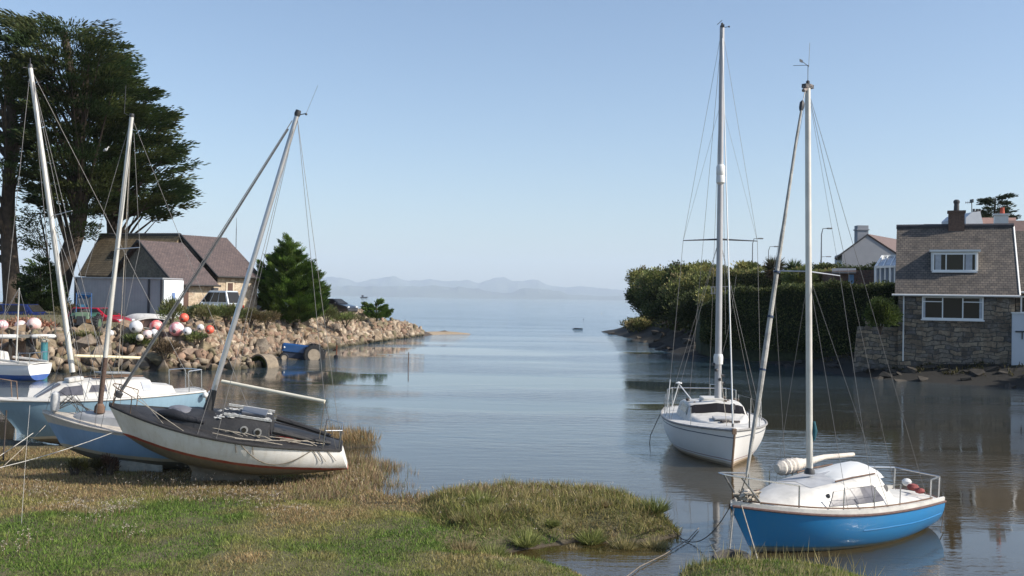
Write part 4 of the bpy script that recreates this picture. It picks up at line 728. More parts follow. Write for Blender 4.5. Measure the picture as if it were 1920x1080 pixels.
hb.part('verge', TRIM, lambda b: (b.tube([P(Fe, -.07, -.25, -.15), P(Fe, -.07, fw_, fz - .02)], .09, 4))); hb.part('verge', TRIM, lambda b: b.tube([P(Fe, -.07, 2 * fw_, -.05), P(Fe, -.07, fw_, fz - .02)], .09, 4))
hb.part('gutter', TRIM, lambda b: b.tube([P(Fe, -.1, -.27, -.16), P(Fe, 3.8, -.27, -.16)], .07, 6))
d1_ = hb.part('door', DOORB, lambda b: b.prism([P(Fe, .85, .26, gz - Fe.z), P(Fe, 1.45, .26, gz - Fe.z), P(Fe, 1.45, .26, -.35), P(Fe, .85, .26, -.35)], Vv * .08))
hb.part('window', mat('cream_surround', (.62, .54, .40), .8, .1, 4), lambda b: b.prism([P(Fe, .45, .27, gz - Fe.z), P(Fe, .78, .27, gz - Fe.z), P(Fe, .78, .27, -.3), P(Fe, .45, .27, -.3)], Vv * .06))
hb.part('door', DARKM, lambda b: b.prism([P(Fe, 3.4, .26, gz - Fe.z), P(Fe, 4.0, .26, gz - Fe.z), P(Fe, 4.0, .26, -.3), P(Fe, 3.4, .26, -.3)], Vv * .08))
# rear wing
Ra = at(338, 440, 77.9); Rb = at(190, 440, 84.5); Ea = at(300, 520, 74); Eb = at(148, 516, 81)
hb.part('roof', SL2, lambda b: slab(b, [Ea, Eb, Rb, Ra], .15)); hb.part('ridge', mat('blue_grey_ridge', (.07, .07, .08), .6, .2, 5), lambda b: b.tube([Ra, Rb], .13, 6))
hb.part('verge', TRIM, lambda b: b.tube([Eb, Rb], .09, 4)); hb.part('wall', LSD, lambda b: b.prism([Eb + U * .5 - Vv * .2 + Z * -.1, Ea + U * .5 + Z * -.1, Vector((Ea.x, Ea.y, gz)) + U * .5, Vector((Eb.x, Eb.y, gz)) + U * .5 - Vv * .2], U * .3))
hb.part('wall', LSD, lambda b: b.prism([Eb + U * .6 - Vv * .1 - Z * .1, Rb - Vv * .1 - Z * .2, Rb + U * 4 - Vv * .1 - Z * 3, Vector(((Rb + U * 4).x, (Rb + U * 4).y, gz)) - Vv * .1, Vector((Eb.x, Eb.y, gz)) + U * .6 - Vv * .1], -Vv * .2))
sk1 = [Ea.lerp(Eb, .62), Ea.lerp(Eb, .74)]; sk2 = [Ra.lerp(Rb, .62), Ra.lerp(Rb, .74)]
nrm = (Eb - Ea).cross(Ra - Ea).normalized(); nrm = nrm if nrm.z > 0 else -nrm
hb.part('skylight', GLASS, lambda b: b.prism([sk1[0].lerp(sk2[0], .40) + nrm * .02, sk1[1].lerp(sk2[1], .40) + nrm * .02, sk1[1].lerp(sk2[1], .58) + nrm * .02, sk1[0].lerp(sk2[0], .58) + nrm * .02], nrm * .05))
# ------------------------------------------------ container, vehicles, dinghies on the quay
def thing(name, label, cat, loc, rz=0, group=None): return tag(empty(name, loc, (0, 0, rz)), label, cat, group)
def part(root, name, m, f, parent=None, **k): mb = MB(); f(mb); return mb.build(name, m, parent or root, **k)
a = at(303, 578, 66); cn = thing('shipping_container', 'long dark grey container with white end door in front of the stone building', 'container', (a.x, a.y, 2.35), PI - R(14))
GREYC = mat('grey_corrugated_paint', (.30, .305, .325), .6, .15, 1.5)
def corr(b):
    n = 60; secs = []
    for i in range(n + 1): y = 0 if i % 2 else .006; secs.append([Vector((i * 6.6 / n, y, 0)), Vector((i * 6.6 / n, y, 2.95))])
    b.loft(secs); b.box((3.3, -1.2, 1.47), (6.58, 2.32, 2.9))
part(cn, 'container_body', GREYC, corr); 
for x_ in (0, .95, 6.6): part(cn, 'frame_post', mat('dark_frame', (.035, .037, .045), .6, .2, 3), lambda b: b.box((x_, .03, 1.48), (.12, .14, 2.96)))
part(cn, 'top_rail', mat('pale_top_rail', (.30, .32, .34), .5, .2, 3), lambda b: b.box((3.3, .03, 2.98), (6.8, .16, .10))); part(cn, 'roof', GREYC, lambda b: b.box((3.3, -1.2, 3.0), (6.7, 2.4, .08)))
ce = part(cn, 'end_panel', mat('white_end_panel', (.70, .74, .76), .5, .08, 3), lambda b: b.box((-.09, -1.2, 1.46), (.06, 2.3, 2.88)))
cd_ = part(cn, 'door', mat('pale_door', (.66, .70, .74), .5, .06, 3), lambda b: b.box((-.13, -1.1, 1.3), (.04, .9, 2.2))); part(cn, 'pane', mat('blue_pane', (.16, .24, .45), .2, .2, 3), lambda b: b.box((-.16, -1.1, 1.6), (.03, .34, .9)), parent=cd_)
def wheel(root, c, r, wd, rimc, lug=False, n=20):
    def f(b):
        b.lathe((c[0], c[1] - wd / 2, c[2]), [(r * .62, 0), (r * .93, .01), (r, wd * .18), (r, wd * .82), (r * .93, wd - .01), (r * .62, wd), (r * .60, wd * .5), (r * .62, 0)], n, (0, 1, 0), cap=False)
        if lug:
            for k in range(22):
                for sd in (-1, 1):
                    th = 2 * PI * (k + (.5 if sd > 0 else 0)) / 22; p = Vector((c[0] + math.cos(th) * r, c[1] + sd * wd * .25, c[2] + math.sin(th) * r)); b.box(p, (.06, wd * .5, .045), rz=0, ry=-th + PI / 2, rx=0)
    t_ = part(root, 'wheel', BLACK, f, smooth=True)
    part(root, 'rim', rimc, lambda b: (b.lathe((c[0], c[1] - wd * .42, c[2]), [(r * .60, 0), (r * .62, wd * .1), (r * .5, wd * .3), (r * .2, wd * .36), (r * .12, wd * .2), (r * .12, wd * .64), (r * .2, wd * .48), (r * .5, wd * .54), (r * .62, wd * .74), (r * .6, wd * .84)], n, (0, 1, 0))), parent=t_, smooth=True); return t_
def carpaint(n, c): return mat(n, c, .28, .06, 2, coat=.6)
RIM = mat('alloy_rim', (.45, .45, .46), .35, .1, 6, metal=.6)
def car(label, loc, rz, Ln, W, H, paint, kind='hatch', name='parked_car', cat='car', group='cars parked on the quay'):
    r = thing(name, label, cat, loc, rz, group); h = Ln / 2; wl = .92 if kind != 'van' else 1.0
    prof = [(-h, .38), (-h + .03, .78), (-h + .15, wl), (h - 1.15, wl + .02), (h - .25, wl - .18), (h - .02, .62), (h, .40), (h - .1, .22), (-h + .1, .22)]
    b0 = part(r, 'body', paint, lambda b: b.prism([(x, -W / 2, z) for x, z in prof], (0, W, 0)), bevel=.07)
    gx = (-h + .1, h - 1.0, h - 1.75, -h + .45) if kind != 'van' else (-h + .05, h - 1.0, h - 1.5, -h + .15)
    q = lambda x, y, z: Vector((x, y, z)); w0 = W * .47; w1 = W * .39
    B0 = [q(gx[0], -w0, wl - .01), q(gx[1], -w0, wl - .01), q(gx[1], w0, wl - .01), q(gx[0], w0, wl - .01)]; T0 = [q(gx[3], -w1, H), q(gx[2], -w1, H), q(gx[2], w1, H), q(gx[3], w1, H)]
    part(r, 'roof_cabin', paint, lambda b: b.add(B0 + T0, [(0, 1, 5, 4), (1, 2, 6, 5), (2, 3, 7, 6), (3, 0, 4, 7), (4, 5, 6, 7), (3, 2, 1, 0)]), bevel=.05)
    def quad(i, j, a0, a1, z0=.16, z1=.86):
        A_, B2, C_, D_ = B0[i], B0[j], T0[j], T0[i]; f = lambda u, v: (A_.lerp(B2, u)).lerp(D_.lerp(C_, u), v); n = (B2 - A_).cross(D_ - A_).normalized(); c = sum((A_, B2, C_, D_), Vector()) / 4
        n = n if n.dot(c - Vector((0, 0, c.z))) > 0 else -n; return [f(a0, z0) + n * .012, f(a1, z0) + n * .012, f(a1, z1) + n * .012, f(a0, z1) + n * .012], n * .012
    for i, j in ((0, 1), (2, 3)):
        for a0, a1 in ((.06, .34), (.37, .62), (.65, .93)):
            if kind == 'van' and a1 < .4: continue
            p, n = quad(i, j, a0, a1); part(r, 'side_window', GLASS, lambda b: b.prism(p, n))
    for nm, i, j in (('windscreen', 1, 2), ('rear_window', 3, 0)): p, n = quad(i, j, .06, .94, .1, .9); part(r, nm, GLASS, lambda b: b.prism(p, n))
    for sx in (-h + .75, h - .8):
        for sy in (-1, 1): wheel(r, (sx, sy * (W / 2 - .1), .31), .31, .2, RIM)
    for sy in (-1, 1):
        part(r, 'headlight', mat('lamp_lens', (.6, .62, .65), .1, .1, 4), lambda b: b.box((h - .12, sy * W * .38, .66), (.2, .3, .14)), bevel=.02)
        part(r, 'tail_light', mat('tail_lens', (.4, .02, .02), .2, .1, 4), lambda b: b.box((-h + .04, sy * W * .42, .74), (.1, .16, .22)), bevel=.02)
        part(r, 'wing_mirror', paint, lambda b: b.box((h - 1.35, sy * (W / 2 + .06), wl + .08), (.12, .18, .12)), bevel=.03)
    part(r, 'bumper', DARKM, lambda b: b.box((h - .02, 0, .40), (.12, W * .92, .2)), bevel=.04); return r
a = at(0, 600, 66); car('dark blue van-like car with pale roof edge behind the red netting, nearest the left edge', (at(0, 600, 66).x + .6, 66, 1.95), R(-4), 6.2, 1.85, 1.55, carpaint('dark_blue_paint', (.012, .022, .11)), 'van')
car('red hatchback partly hidden by the green tractor, left of the white and red buoys', (at(188, 600, 64).x, 64, 1.95), R(-14), 4.0, 1.7, 1.42, carpaint('red_paint', (.42, .012, .03)))
car('silver four-wheel drive with dark windows parked against the stone building wall', (at(404, 570, 70).x, 70, 2.75), R(160), 3.6, 1.75, 1.85, carpaint('silver_paint', (.50, .55, .60)), 'hatch')
car('black car parked behind the big green conifer at the top of the breakwater', (at(628, 570, 92).x, 92, 2.7), R(-25), 4.0, 1.7, 1.4, carpaint('black_paint', (.02, .022, .027)))
car('white car glimpsed between the building corner and the green conifer', (at(482, 570, 82).x, 82, 2.5), R(40), 4.0, 1.7, 1.5, carpaint('white_car_paint', (.7, .72, .74)))
def tractor(label, loc, rz, paint, rimc, rear_r=.72, rollbar=False, tilt=0):
    r = tag(empty('tractor', loc, (0, tilt, rz)), label, 'tractor'); R_ = rear_r; WB = 1.95
    part(r, 'bonnet', paint, lambda b: b.loft([[Vector((x, y, z)) for y, z in ((-w_, .72), (-w_, h_ - .08), (-w_ * .6, h_), (w_ * .6, h_), (w_, h_ - .08), (w_, .72))] for x, w_, h_ in ((.40, .28, 1.26), (1.0, .27, 1.27), (2.05, .25, 1.28), (2.15, .24, 1.22))], cap=True), bevel=.02)
    part(r, 'grille', DARKM, lambda b: b.box((2.17, 0, .95), (.04, .42, .45))); part(r, 'engine_block', mat('dark_blue_engine', (.02, .03, .06), .6, .4, 6), lambda b: (b.box((1.2, 0, .58), (1.75, .40, .60)), b.box((0, 0, .70), (.9, .42, .5))), bevel=.03)
    for sy in (-1, 1):
        wheel(r, (0, sy * .70, R_), R_, .30, rimc, True, 28); wheel(r, (WB, sy * .62, .30), .30, .17, rimc)
        part(r, 'mudguard', paint, lambda b: b.loft([[Vector((math.cos(t_) * R_ * 1.12, sy * .55 + y, R_ + math.sin(t_) * R_ * 1.12)) for y in (-.16 , .16)] for t_ in np.linspace(.35, 2.3, 9)] ), smooth=True)
        part(r, 'headlight', WHITE, lambda b: b.lathe((1.95, sy * .30, .98), [(.02, 0), (.07, .05), (.07, .1)], 10, (1, 0, 0)))
    part(r, 'front_axle', DARKM, lambda b: b.box((WB, 0, .36), (.12, 1.15, .10))); part(r, 'rear_axle', DARKM, lambda b: b.box((0, 0, R_), (.2, 1.2, .2)))
    part(r, 'seat', mat('worn_seat', (.10, .09, .08), .8, .3, 8), lambda b: (b.box((-.18, 0, 1.14), (.42, .46, .07)), b.box((-.36, 0, 1.28), (.08, .44, .28))), bevel=.03)
    part(r, 'steering_wheel', DARKM, lambda b: (b.lathe((.22, 0, 1.42), [(.20, 0), (.22, .015), (.20, .03), (.18, .015)], 18, (-.4, 0, 1)), b.tube([(.45, 0, 1.2), (.22, 0, 1.42)], .02, 6)))
    part(r, 'exhaust_pipe', DARKM, lambda b: b.tube([(1.15, .12, 1.25), (1.15, .12, 2.2 if rollbar else 1.5)], .03, 8)); part(r, 'drawbar', DARKM, lambda b: (b.box((-.55, 0, .5), (.6, .08, .08)), b.box((-.7, 0, .62), (.08, .9, .10)), b.box((-.75, 0, .85), (.06, .5, .5))))
    if rollbar:
        part(r, 'roll_bar', mat('blue_roll_bar', (.05, .12, .28), .6, .3, 6), lambda b: b.tube([(-.42, -.45, 1.0), (-.42, -.45, 2.45), (-.42, .40, 2.45), (-.42, .40, 1.0)], .035, 6))
        part(r, 'toolbox', mat('pale_green_panel', (.20, .30, .20), .6, .3, 5), lambda b: b.box((-.60, 0, 1.12), (.2, .75, .40)), bevel=.02); part(r, 'rusty_panel', mat('rusty_panel', (.25, .12, .05), .8, .4, 5), lambda b: [b.box((-.66, 0, .82), (.10, 1.0, .20))])
    return r
tractor('old blue tractor standing axle-deep in the water beside the breakwater', (at(586, 672, 68.3).x, 68.3, -.36), PI + R(14), carpaint('tractor_blue', (.01, .06, .19)), mat('dusty_rim', (.42, .34, .25), .8, .3, 5), .70, tilt=R(-6))
tractor('rusty green tractor seen from behind with tall roll bar, parked before the red car', (at(160, 600, 59).x, 59.0, 1.85), PI / 2 + R(6), carpaint('tractor_green', (.05, .13, .08)), mat('green_rim', (.10, .16, .10), .7, .3, 5), .60, True)
# dinghies
def dinghy(name, label, loc, psi, heel, L_, B2, m, inner, fb=.42, cat='dinghy', group='dinghies on the quay', pitch=0):
    d = Boat(name, label, cat, loc, psi, pitch, heel, L=L_, B=B2, fb=fb, fm=fb * .8, fs=fb * .8, dr=.08, tr=.75, rake=.3, camber=-.02, group=group, bowk=.3)
    n = 20; q = 6; mb = MB(); mb.loft([[d.hp(i / n, j / q, -1) for j in range(q, -1, -1)] + [d.hp(i / n, j / q, 1) for j in range(1, q + 1)] for i in range(n + 1)]); f = [d.hp(0, j / q, -1) for j in range(q, -1, -1)] + [d.hp(0, j / q, 1) for j in range(1, q + 1)]; mb.add(f, [tuple(range(len(f)))]); mb.build('hull', m, d.root, smooth=True)
    mb = MB(); mb.loft([[d.hp(i / n * .98, j / q, -1, -.03) + Vector((0, 0, .03 * (1 - j / q))) for j in range(q, -1, -1)] + [d.hp(i / n * .98, j / q, 1, -.03) + Vector((0, 0, .03 * (1 - j / q))) for j in range(1, q + 1)] for i in range(n + 1)]); mb.build('inner_skin', inner, d.root, smooth=True)
    for x_ in (-.25, .35): d.part('thwart', TEAK, lambda b: b.box((x_ * L_ * .7, 0, fb * .6), (.2, B2 * .78, .03)))
    for sd in (-1, 1): d.tube('gunwale', [d.dk(i / 16 * .99, sd) for i in range(17)], .025, m, 6)
    return d
WD = mat('white_dinghy_hull', (.66, .65, .62), .5, .25, 5)
dinghy('upturned_dinghy', 'long white dinghy lying upside down in front of the grey container', (at(270, 583, 65).x, 65, 2.95), PI + R(10), PI, 2.7, 1.2, WD, DARKM, .5)
dinghy('tub_dinghy', 'small white dinghy with dark interior propped on its side behind the red buoy', (at(280, 606, 61).x, 61, 2.25), PI + R(8), R(-38), 1.75, .95, WD, mat('dark_dinghy_inside', (.06, .035, .03), .8, .4, 5), .42)
dinghy('blue_dinghy', 'bright blue covered boat raised on a trailer behind the red car', (at(180, 572, 68).x, 68, 3.72), PI + R(25), 0, 2.6, 1.4, mat('bright_blue_paint', (.02, .16, .42), .5, .3, 4), mat('blue_cover', (.02, .20, .48), .6, .3, 4), .5)
tr_ = thing('boat_trailer', 'low blue trailer carrying the blue boat beside the container', 'trailer', (at(180, 572, 68).x, 68, 2.3), R(25)); part(tr_, 'trailer_frame', mat('teal_trailer', (.03, .14, .25), .6, .3, 5), lambda b: (b.box((0, 0, .9), (2.3, .9, .62)), b.box((0, 0, .5), (2.6, .9, .12))), bevel=.03)
for sy in (-1, 1): wheel(tr_, (0, sy * .6, .32), .32, .16, RIM)
dinghy('white_motorboat', 'white boat hull propped up beside the left cypress trunk', (at(40, 520, 92).x, 92, 5.05), R(8), 0, 2.0, 1.3, WD, WD, .75, cat='boat', group=None)
st_ = thing('boat_stand', 'timber stand under the white boat hull beyond the cypress trunk', 'stand', (at(40, 520, 92).x, 92, 2.7)); part(st_, 'stand_frame', TEAK, lambda b: [b.box((x_, y_, 1.15), (.1, .1, 2.5)) for x_ in (-.5, .5) for y_ in (-.3, .3)] + [b.box((0, 0, 2.3), (1.2, .8, .1)), b.box((0, 0, .6), (1.1, .7, .08))])
# buoys
def buoymat(n, c, c2=None):
    m, t, b = newmat(n); nn = noise(t, 2.6, 5, .6); L(t, ramp(t, nn, [(.42, c), (.58, c2 or c)]), b.inputs['Base Color']); b.inputs['Roughness'].default_value = .42; return m
BC = {'white': buoymat('white_buoy_plastic', (.68, .68, .68), (.60, .60, .62)), 'pink': buoymat('faded_pink_plastic', (.72, .45, .42), (.70, .62, .60)), 'red': buoymat('orange_red_plastic', (.75, .07, .04), (.72, .16, .10)), 'redwhite': buoymat('sun_bleached_red_plastic', (.76, .12, .12), (.72, .45, .42)), 'cream': buoymat('cream_plastic', (.60, .54, .42), (.62, .58, .50)), 'streak': buoymat('pink_streaked_plastic', (.62, .22, .24), (.72, .68, .68))}
BU = [(255, 613, 12.5, 'white', 58, 'largest plain white mooring buoy, beside the red car bonnet'), (293, 612, 12.5, 'redwhite', 58.4, 'large red buoy fading to pink on the bank, in front of the tub dinghy'), (277, 627, 9, 'pink', 57, 'pale pink buoy low in the cluster, left of a white one'), (289, 625, 8.5, 'white', 57.2, 'small white buoy touching the pale pink one below the large red buoy'), (262, 633, 7, 'cream', 56.6, 'little cream buoy with a dark eye, lowest of the cluster'),
      (345, 596, 9, 'red', 61, 'orange-red buoy sitting highest on the bank above the pink streaked one'), (331, 617, 14, 'streak', 58.5, 'biggest buoy, white with pink streaks, right of the cluster'), (351, 621, 8, 'white', 58.2, 'small white buoy tied right of the pink streaked one'), (393, 618, 8.5, 'red', 59, 'orange-red buoy at the right end of the row above the boulders'), (376, 614, 6.5, 'white', 59.5, 'small white buoy just left of the right-hand orange one'), (207, 625, 6.5, 'white', 57.5, 'lone small white buoy behind the leaning mast below the green tractor'),
      (64, 608, 13, 'pink', 57, 'big faded pink buoy lying on the red netting by the dark blue car'), (39, 611, 11, 'pink', 57, 'pink and white buoy half sunk in the red netting'), (4, 610, 11, 'streak', 57, 'pink buoy at the left edge on top of the red netting')]
for x_, y_, r_px, c_, Y_, lb in BU:
    p_ = at(x_, y_, Y_); rr = r_px * Y_ / F; o = tag(empty('mooring_buoy', p_), lb, 'buoy', 'mooring buoys heaped on the bank')
    part(o, 'float', BC[c_], lambda b: b.ball((0, 0, 0), rr, 18, .97), smooth=True); part(o, 'eye', DARKM, lambda b: b.lathe((0, -rr * .93, -rr * .25), [(rr * .22, -.02), (rr * .24, .03), (rr * .12, .06)], 10, (.3, -1, -.25)))
# netting heap
rng = np.random.default_rng(4); n_ = 2600; c = at(50, 615, 58.5); Pn = np.stack([rng.uniform(-2.1, 1.7, n_), rng.uniform(-.6, .9, n_), rng.random(n_) ** .7 * .85], 1); Pn[:, 2] *= np.clip(1.2 - np.abs(Pn[:, 0]) / 2.4, .2, 1)
o = leaves('netting_heap', Pn, rng.normal(size=(n_, 3)) + np.array([0, -.3, .6]), .30 * rng.uniform(.5, 1.3, n_), .022, palette(n_, [(.30, .10, .06), (.42, .20, .13), (.16, .05, .035), (.5, .34, .24), (.22, .09, .05)], rng), mat_net := leafmat('netting', trans=0)); o.location = (c.x, c.y, c.z - .35); tag(o, 'tangled heap of rust-red fishing netting on the quay edge', 'netting')
# pontoon, post
pz = 1.95; pl = at(-60, 630, 51.5); pr = at(104, 630, 53.5)
pt = thing('jetty', 'low timber jetty with dark underside at the left edge below the red netting', 'jetty', (pl.x, pl.y, 0), math.atan2(pr.y - pl.y, pr.x - pl.x)); PL = (pr - pl).length
part(pt, 'deck_platform', mat('grey_timber', (.20, .19, .17), .8, .4, 4), lambda b: b.box((PL / 2, .7, pz), (PL, 1.5, .12)))
for i in range(5): part(pt, 'pile', mat('dark_timber', (.045, .04, .035), .9, .3, 5), lambda b: b.box((PL * (.08 + .2 * i), .3, .8), (.16, .16, 2.3)))
for i in range(4): part(pt, 'brace', DARKM, lambda b: b.tube([(PL * (.08 + .2 * i), .15, 1.8), (PL * (.28 + .2 * i), .15, .35)], .035, 5))
for i in (.42, .86): part(pt, 'edge_float', mat('dirty_white_float', (.62, .62, .60), .5, .25, 6), lambda b: b.tube([(PL * i - .6, -.14, pz + .02), (PL * i - .5, -.14, pz + .02), (PL * i + .5, -.14, pz + .02), (PL * i + .6, -.14, pz + .02)], [.05, .12, .12, .05], 10), smooth=True)
a = at(83, 660, 50.5); po = thing('mooring_post', 'teal painted mooring post with frayed rope top standing at the jetty end', 'post', (a.x, a.y, -.5)); part(po, 'post_shaft', mat('teal_paint', (.05, .22, .25), .6, .4, 3), lambda b: b.lathe((0, 0, 0), [(.17, 0), (.16, 2.45)], 14)); part(po, 'rope_wrap', ROPE, lambda b: [b.tube([(random.uniform(-.2, .2), random.uniform(-.2, .2), 2.3), (random.uniform(-.25, .25), random.uniform(-.25, .1), 2.6), (random.uniform(-.35, .35), random.uniform(-.2, .2), 2.35)], .02, 5) for _ in range(16)] + [b.lathe((0, 0, 2.3), [(.18, 0), (.2, .06), (.18, .12)], 14)])
# ------------------------------------------------ boulders
def rock_mesh(seed, sub=2):
    rng = random.Random(seed); bm = bmesh.new(); pl_ = []
    for _ in range(13):
        p = Vector((rng.gauss(0, 1), rng.gauss(0, 1), rng.gauss(0, 1))).normalized(); bm.verts.new((max(-.72, min(.72, p.x)) * rng.uniform(.85, 1.3), max(-.72, min(.72, p.y)) * rng.uniform(.85, 1.3), max(-.66, min(.66, p.z)) * rng.uniform(.85, 1.3)))
    h_ = bmesh.ops.convex_hull(bm, input=bm.verts); bmesh.ops.delete(bm, geom=[v for v in h_['geom_interior'] if isinstance(v, bmesh.types.BMVert)], context='VERTS'); bmesh.ops.triangulate(bm, faces=bm.faces)
    me = bpy.data.meshes.new('boulder'); bm.to_mesh(me); bm.free(); return me
def rockmat(name, attr=False):
    m, t, b = newmat(name)
    if attr: a = N(t, 'ShaderNodeAttribute', attribute_name='tint'); base = a.outputs['Color']
    else:
        oi = t.nodes.new('ShaderNodeObjectInfo'); base = ramp(t, oi.outputs['Random'], [(0, (.25, .175, .125)), (.2, (.36, .26, .18)), (.35, (.19, .15, .12)), (.5, (.37, .27, .20)), (.65, (.24, .19, .11)), (.8, (.33, .21, .15)), (1, (.34, .29, .23))])
    g = N(t, 'ShaderNodeNewGeometry'); base = mixc(t, 1.0, base, (.92, .97, .98), 'MULTIPLY'); c = mixc(t, 1.0, base, ramp(t, noise(t, 2.2, 6, .7, g.outputs['Position']), [(.3, (.40, .38, .36)), (.7, (1.2, 1.19, 1.17))]), 'MULTIPLY')
    s = t.nodes.new('ShaderNodeSeparateXYZ'); L(t, g.outputs['Position'], s.inputs[0]); w_ = N(t, 'ShaderNodeMapRange', _From_Min=.42, _From_Max=.12); L(t, s.outputs[2], w_.inputs[0])
    c = mixc(t, w_.outputs[0], c, (.07, .06, .035)); L(t, c, b.inputs['Base Color']); b.inputs['Roughness'].default_value = .9; bump(t, b, noise(t, 9, 5, .7, g.outputs['Position']), .7, .05); return m
RM = rockmat('breakwater_rock'); RA = rockmat('rubble_rock', True); RMS = [rock_mesh(i) for i in range(14)]
for me in RMS: me.materials.append(RM)
SH = [(-36, 51.0), (-27, 52.9), (-24.3, 54.1), (-18.9, 56.2), (-15.9, 58.2), (-15.4, 60.6), (-17.3, 66), (-15.7, 79), (-13.6, 92.5), (-11.5, 105), (-10.2, 112)]
def along(u):
    for i in range(len(SH) - 1):
        a, b = Vector(SH[i]), Vector(SH[i + 1]); l = (b - a).length
        if u <= l or i == len(SH) - 2: t_ = (b - a) / l; return a + t_ * u, Vector((-t_.y, t_.x))
        u -= l
TOT = sum((Vector(SH[i + 1]) - Vector(SH[i])).length for i in range(len(SH) - 1)); rr = random.Random(9)
cnt = 0; placed = []
def rockspot(rr, near):
    u = rr.random() ** (1.0 if near else .8) * TOT * (.86 if near else 1); p, n = along(u); k = rr.random(); q = p + n * (k * 4.6 - .35); return q, k
tries = 0
while cnt < 292 and tries < 7000:
    tries += 1; q, k = rockspot(rr, True); s_ = (.26 + .62 * rr.random() ** 1.4) * (1.15 if q.y < 66 else 1.0)
    if any((q - o2).length < (s_ + s2) * .62 for o2, s2 in placed): continue
    placed.append((q, s_)); z = height_at(hbank, q.x, q.y)
    o = bpy.data.objects.new('boulder', rr.choice(RMS)); COL.objects.link(o); o.location = (q.x, q.y, z + s_ * .18); o.scale = (s_ * rr.uniform(.9, 1.35), s_ * rr.uniform(.8, 1.1), s_ * rr.uniform(.6, 1.0)); o.rotation_euler = (rr.uniform(-.9, .9), rr.uniform(-.9, .9), rr.uniform(0, 6.3))
    tag(o, 'rough tan and brown boulder in the sloping stone breakwater', 'boulder', 'boulders of the stone breakwater'); cnt += 1
TV = []; TF = []; TC = []; base_ = 0
cols = np.array([(.27, .18, .12), (.36, .26, .18), (.18, .14, .11), (.36, .27, .20), (.22, .18, .11), (.33, .21, .15), (.46, .36, .27)])
small = [rock_mesh(100 + i, 1) for i in range(6)]; sv = []
for me in small:
    v = np.zeros(len(me.vertices) * 3); me.vertices.foreach_get('co', v); f = np.array([p.vertices[:] for p in me.polygons]); sv.append((v.reshape(-1, 3), f))
for i in range(3400):
    q, k = rockspot(rr, False); s_ = rr.uniform(.14, .40) if q.y < 75 else rr.uniform(.2, .5); z = height_at(hbank, q.x, q.y); v, f = sv[rr.randrange(6)]
    M_ = np.array(Euler((rr.uniform(-3, 3), rr.uniform(-3, 3), rr.uniform(0, 6))).to_matrix()); vv = (v * np.array([s_ * 1.3, s_ * .9, s_ * .7])) @ M_.T + np.array([q.x, q.y, z + s_ * .25 + rr.uniform(0, .15)])
    TV.append(vv); TF.append(f + base_); base_ += len(vv); TC.append(np.repeat(cols[rr.randrange(7)][None] * rr.uniform(.8, 1.15), len(vv), 0))
tag(npmesh('rubble', np.concatenate(TV), np.concatenate(TF), RA, np.concatenate(TC)), 'smaller broken stones filling between the breakwater boulders', 'rubble', kind='stuff')
# pipe ring, pole, jockey wheel
a = onz(494, 688); pi_ = tag(empty('concrete_pipe', (a.x, a.y, .02), (R(90), 0, R(-28))), 'broken round concrete pipe end lined with green moss at the waterline', 'pipe')
part(pi_, 'pipe_ring', mat('wet_concrete', (.26, .21, .15), .8, .4, 4, bmp=.4), lambda b: b.lathe((0, 0, -.5), [(.76, 0), (.78, 1.0), (.69, 1.0), (.67, .02)], 30), smooth=True)
part(pi_, 'moss_lining', mat('moss', (.07, .085, .015), .95, .4, 5, bmp=.6), lambda b: b.lathe((.02, 0, -.45), [(.66, 0), (.68, .94), (.65, .95), (.60, .70), (.5, .55), (.01, .5)], 30), smooth=True)
a = onz(765, 688); po = thing('withy_pole', 'thin brown marker pole standing alone in the water off the breakwater', 'pole', (a.x, a.y, -.5)); part(po, 'pole_shaft', TEAK, lambda b: b.tube([(0, 0, 0), (.03, 0, 1.42)], .03, 6))
a = onz(630, 671); jw = thing('jockey_wheel', 'rusty trailer frame end with a small wheel sticking out of the water', 'trailer wheel', (a.x, a.y, 0)); part(jw, 'wheel', BLACK, lambda b: b.lathe((0, -.05, .08), [(.08, 0), (.15, .02), (.15, .1), (.08, .12)], 14, (0, 1, 0))); part(jw, 'frame', mat('rust', (.22, .08, .04), .9, .4, 8), lambda b: (b.tube([(0, .1, .1), (.02, .1, .9)], .05, 6), b.tube([(-.3, .5, .5), (.02, .1, .6)], .05, 6)))
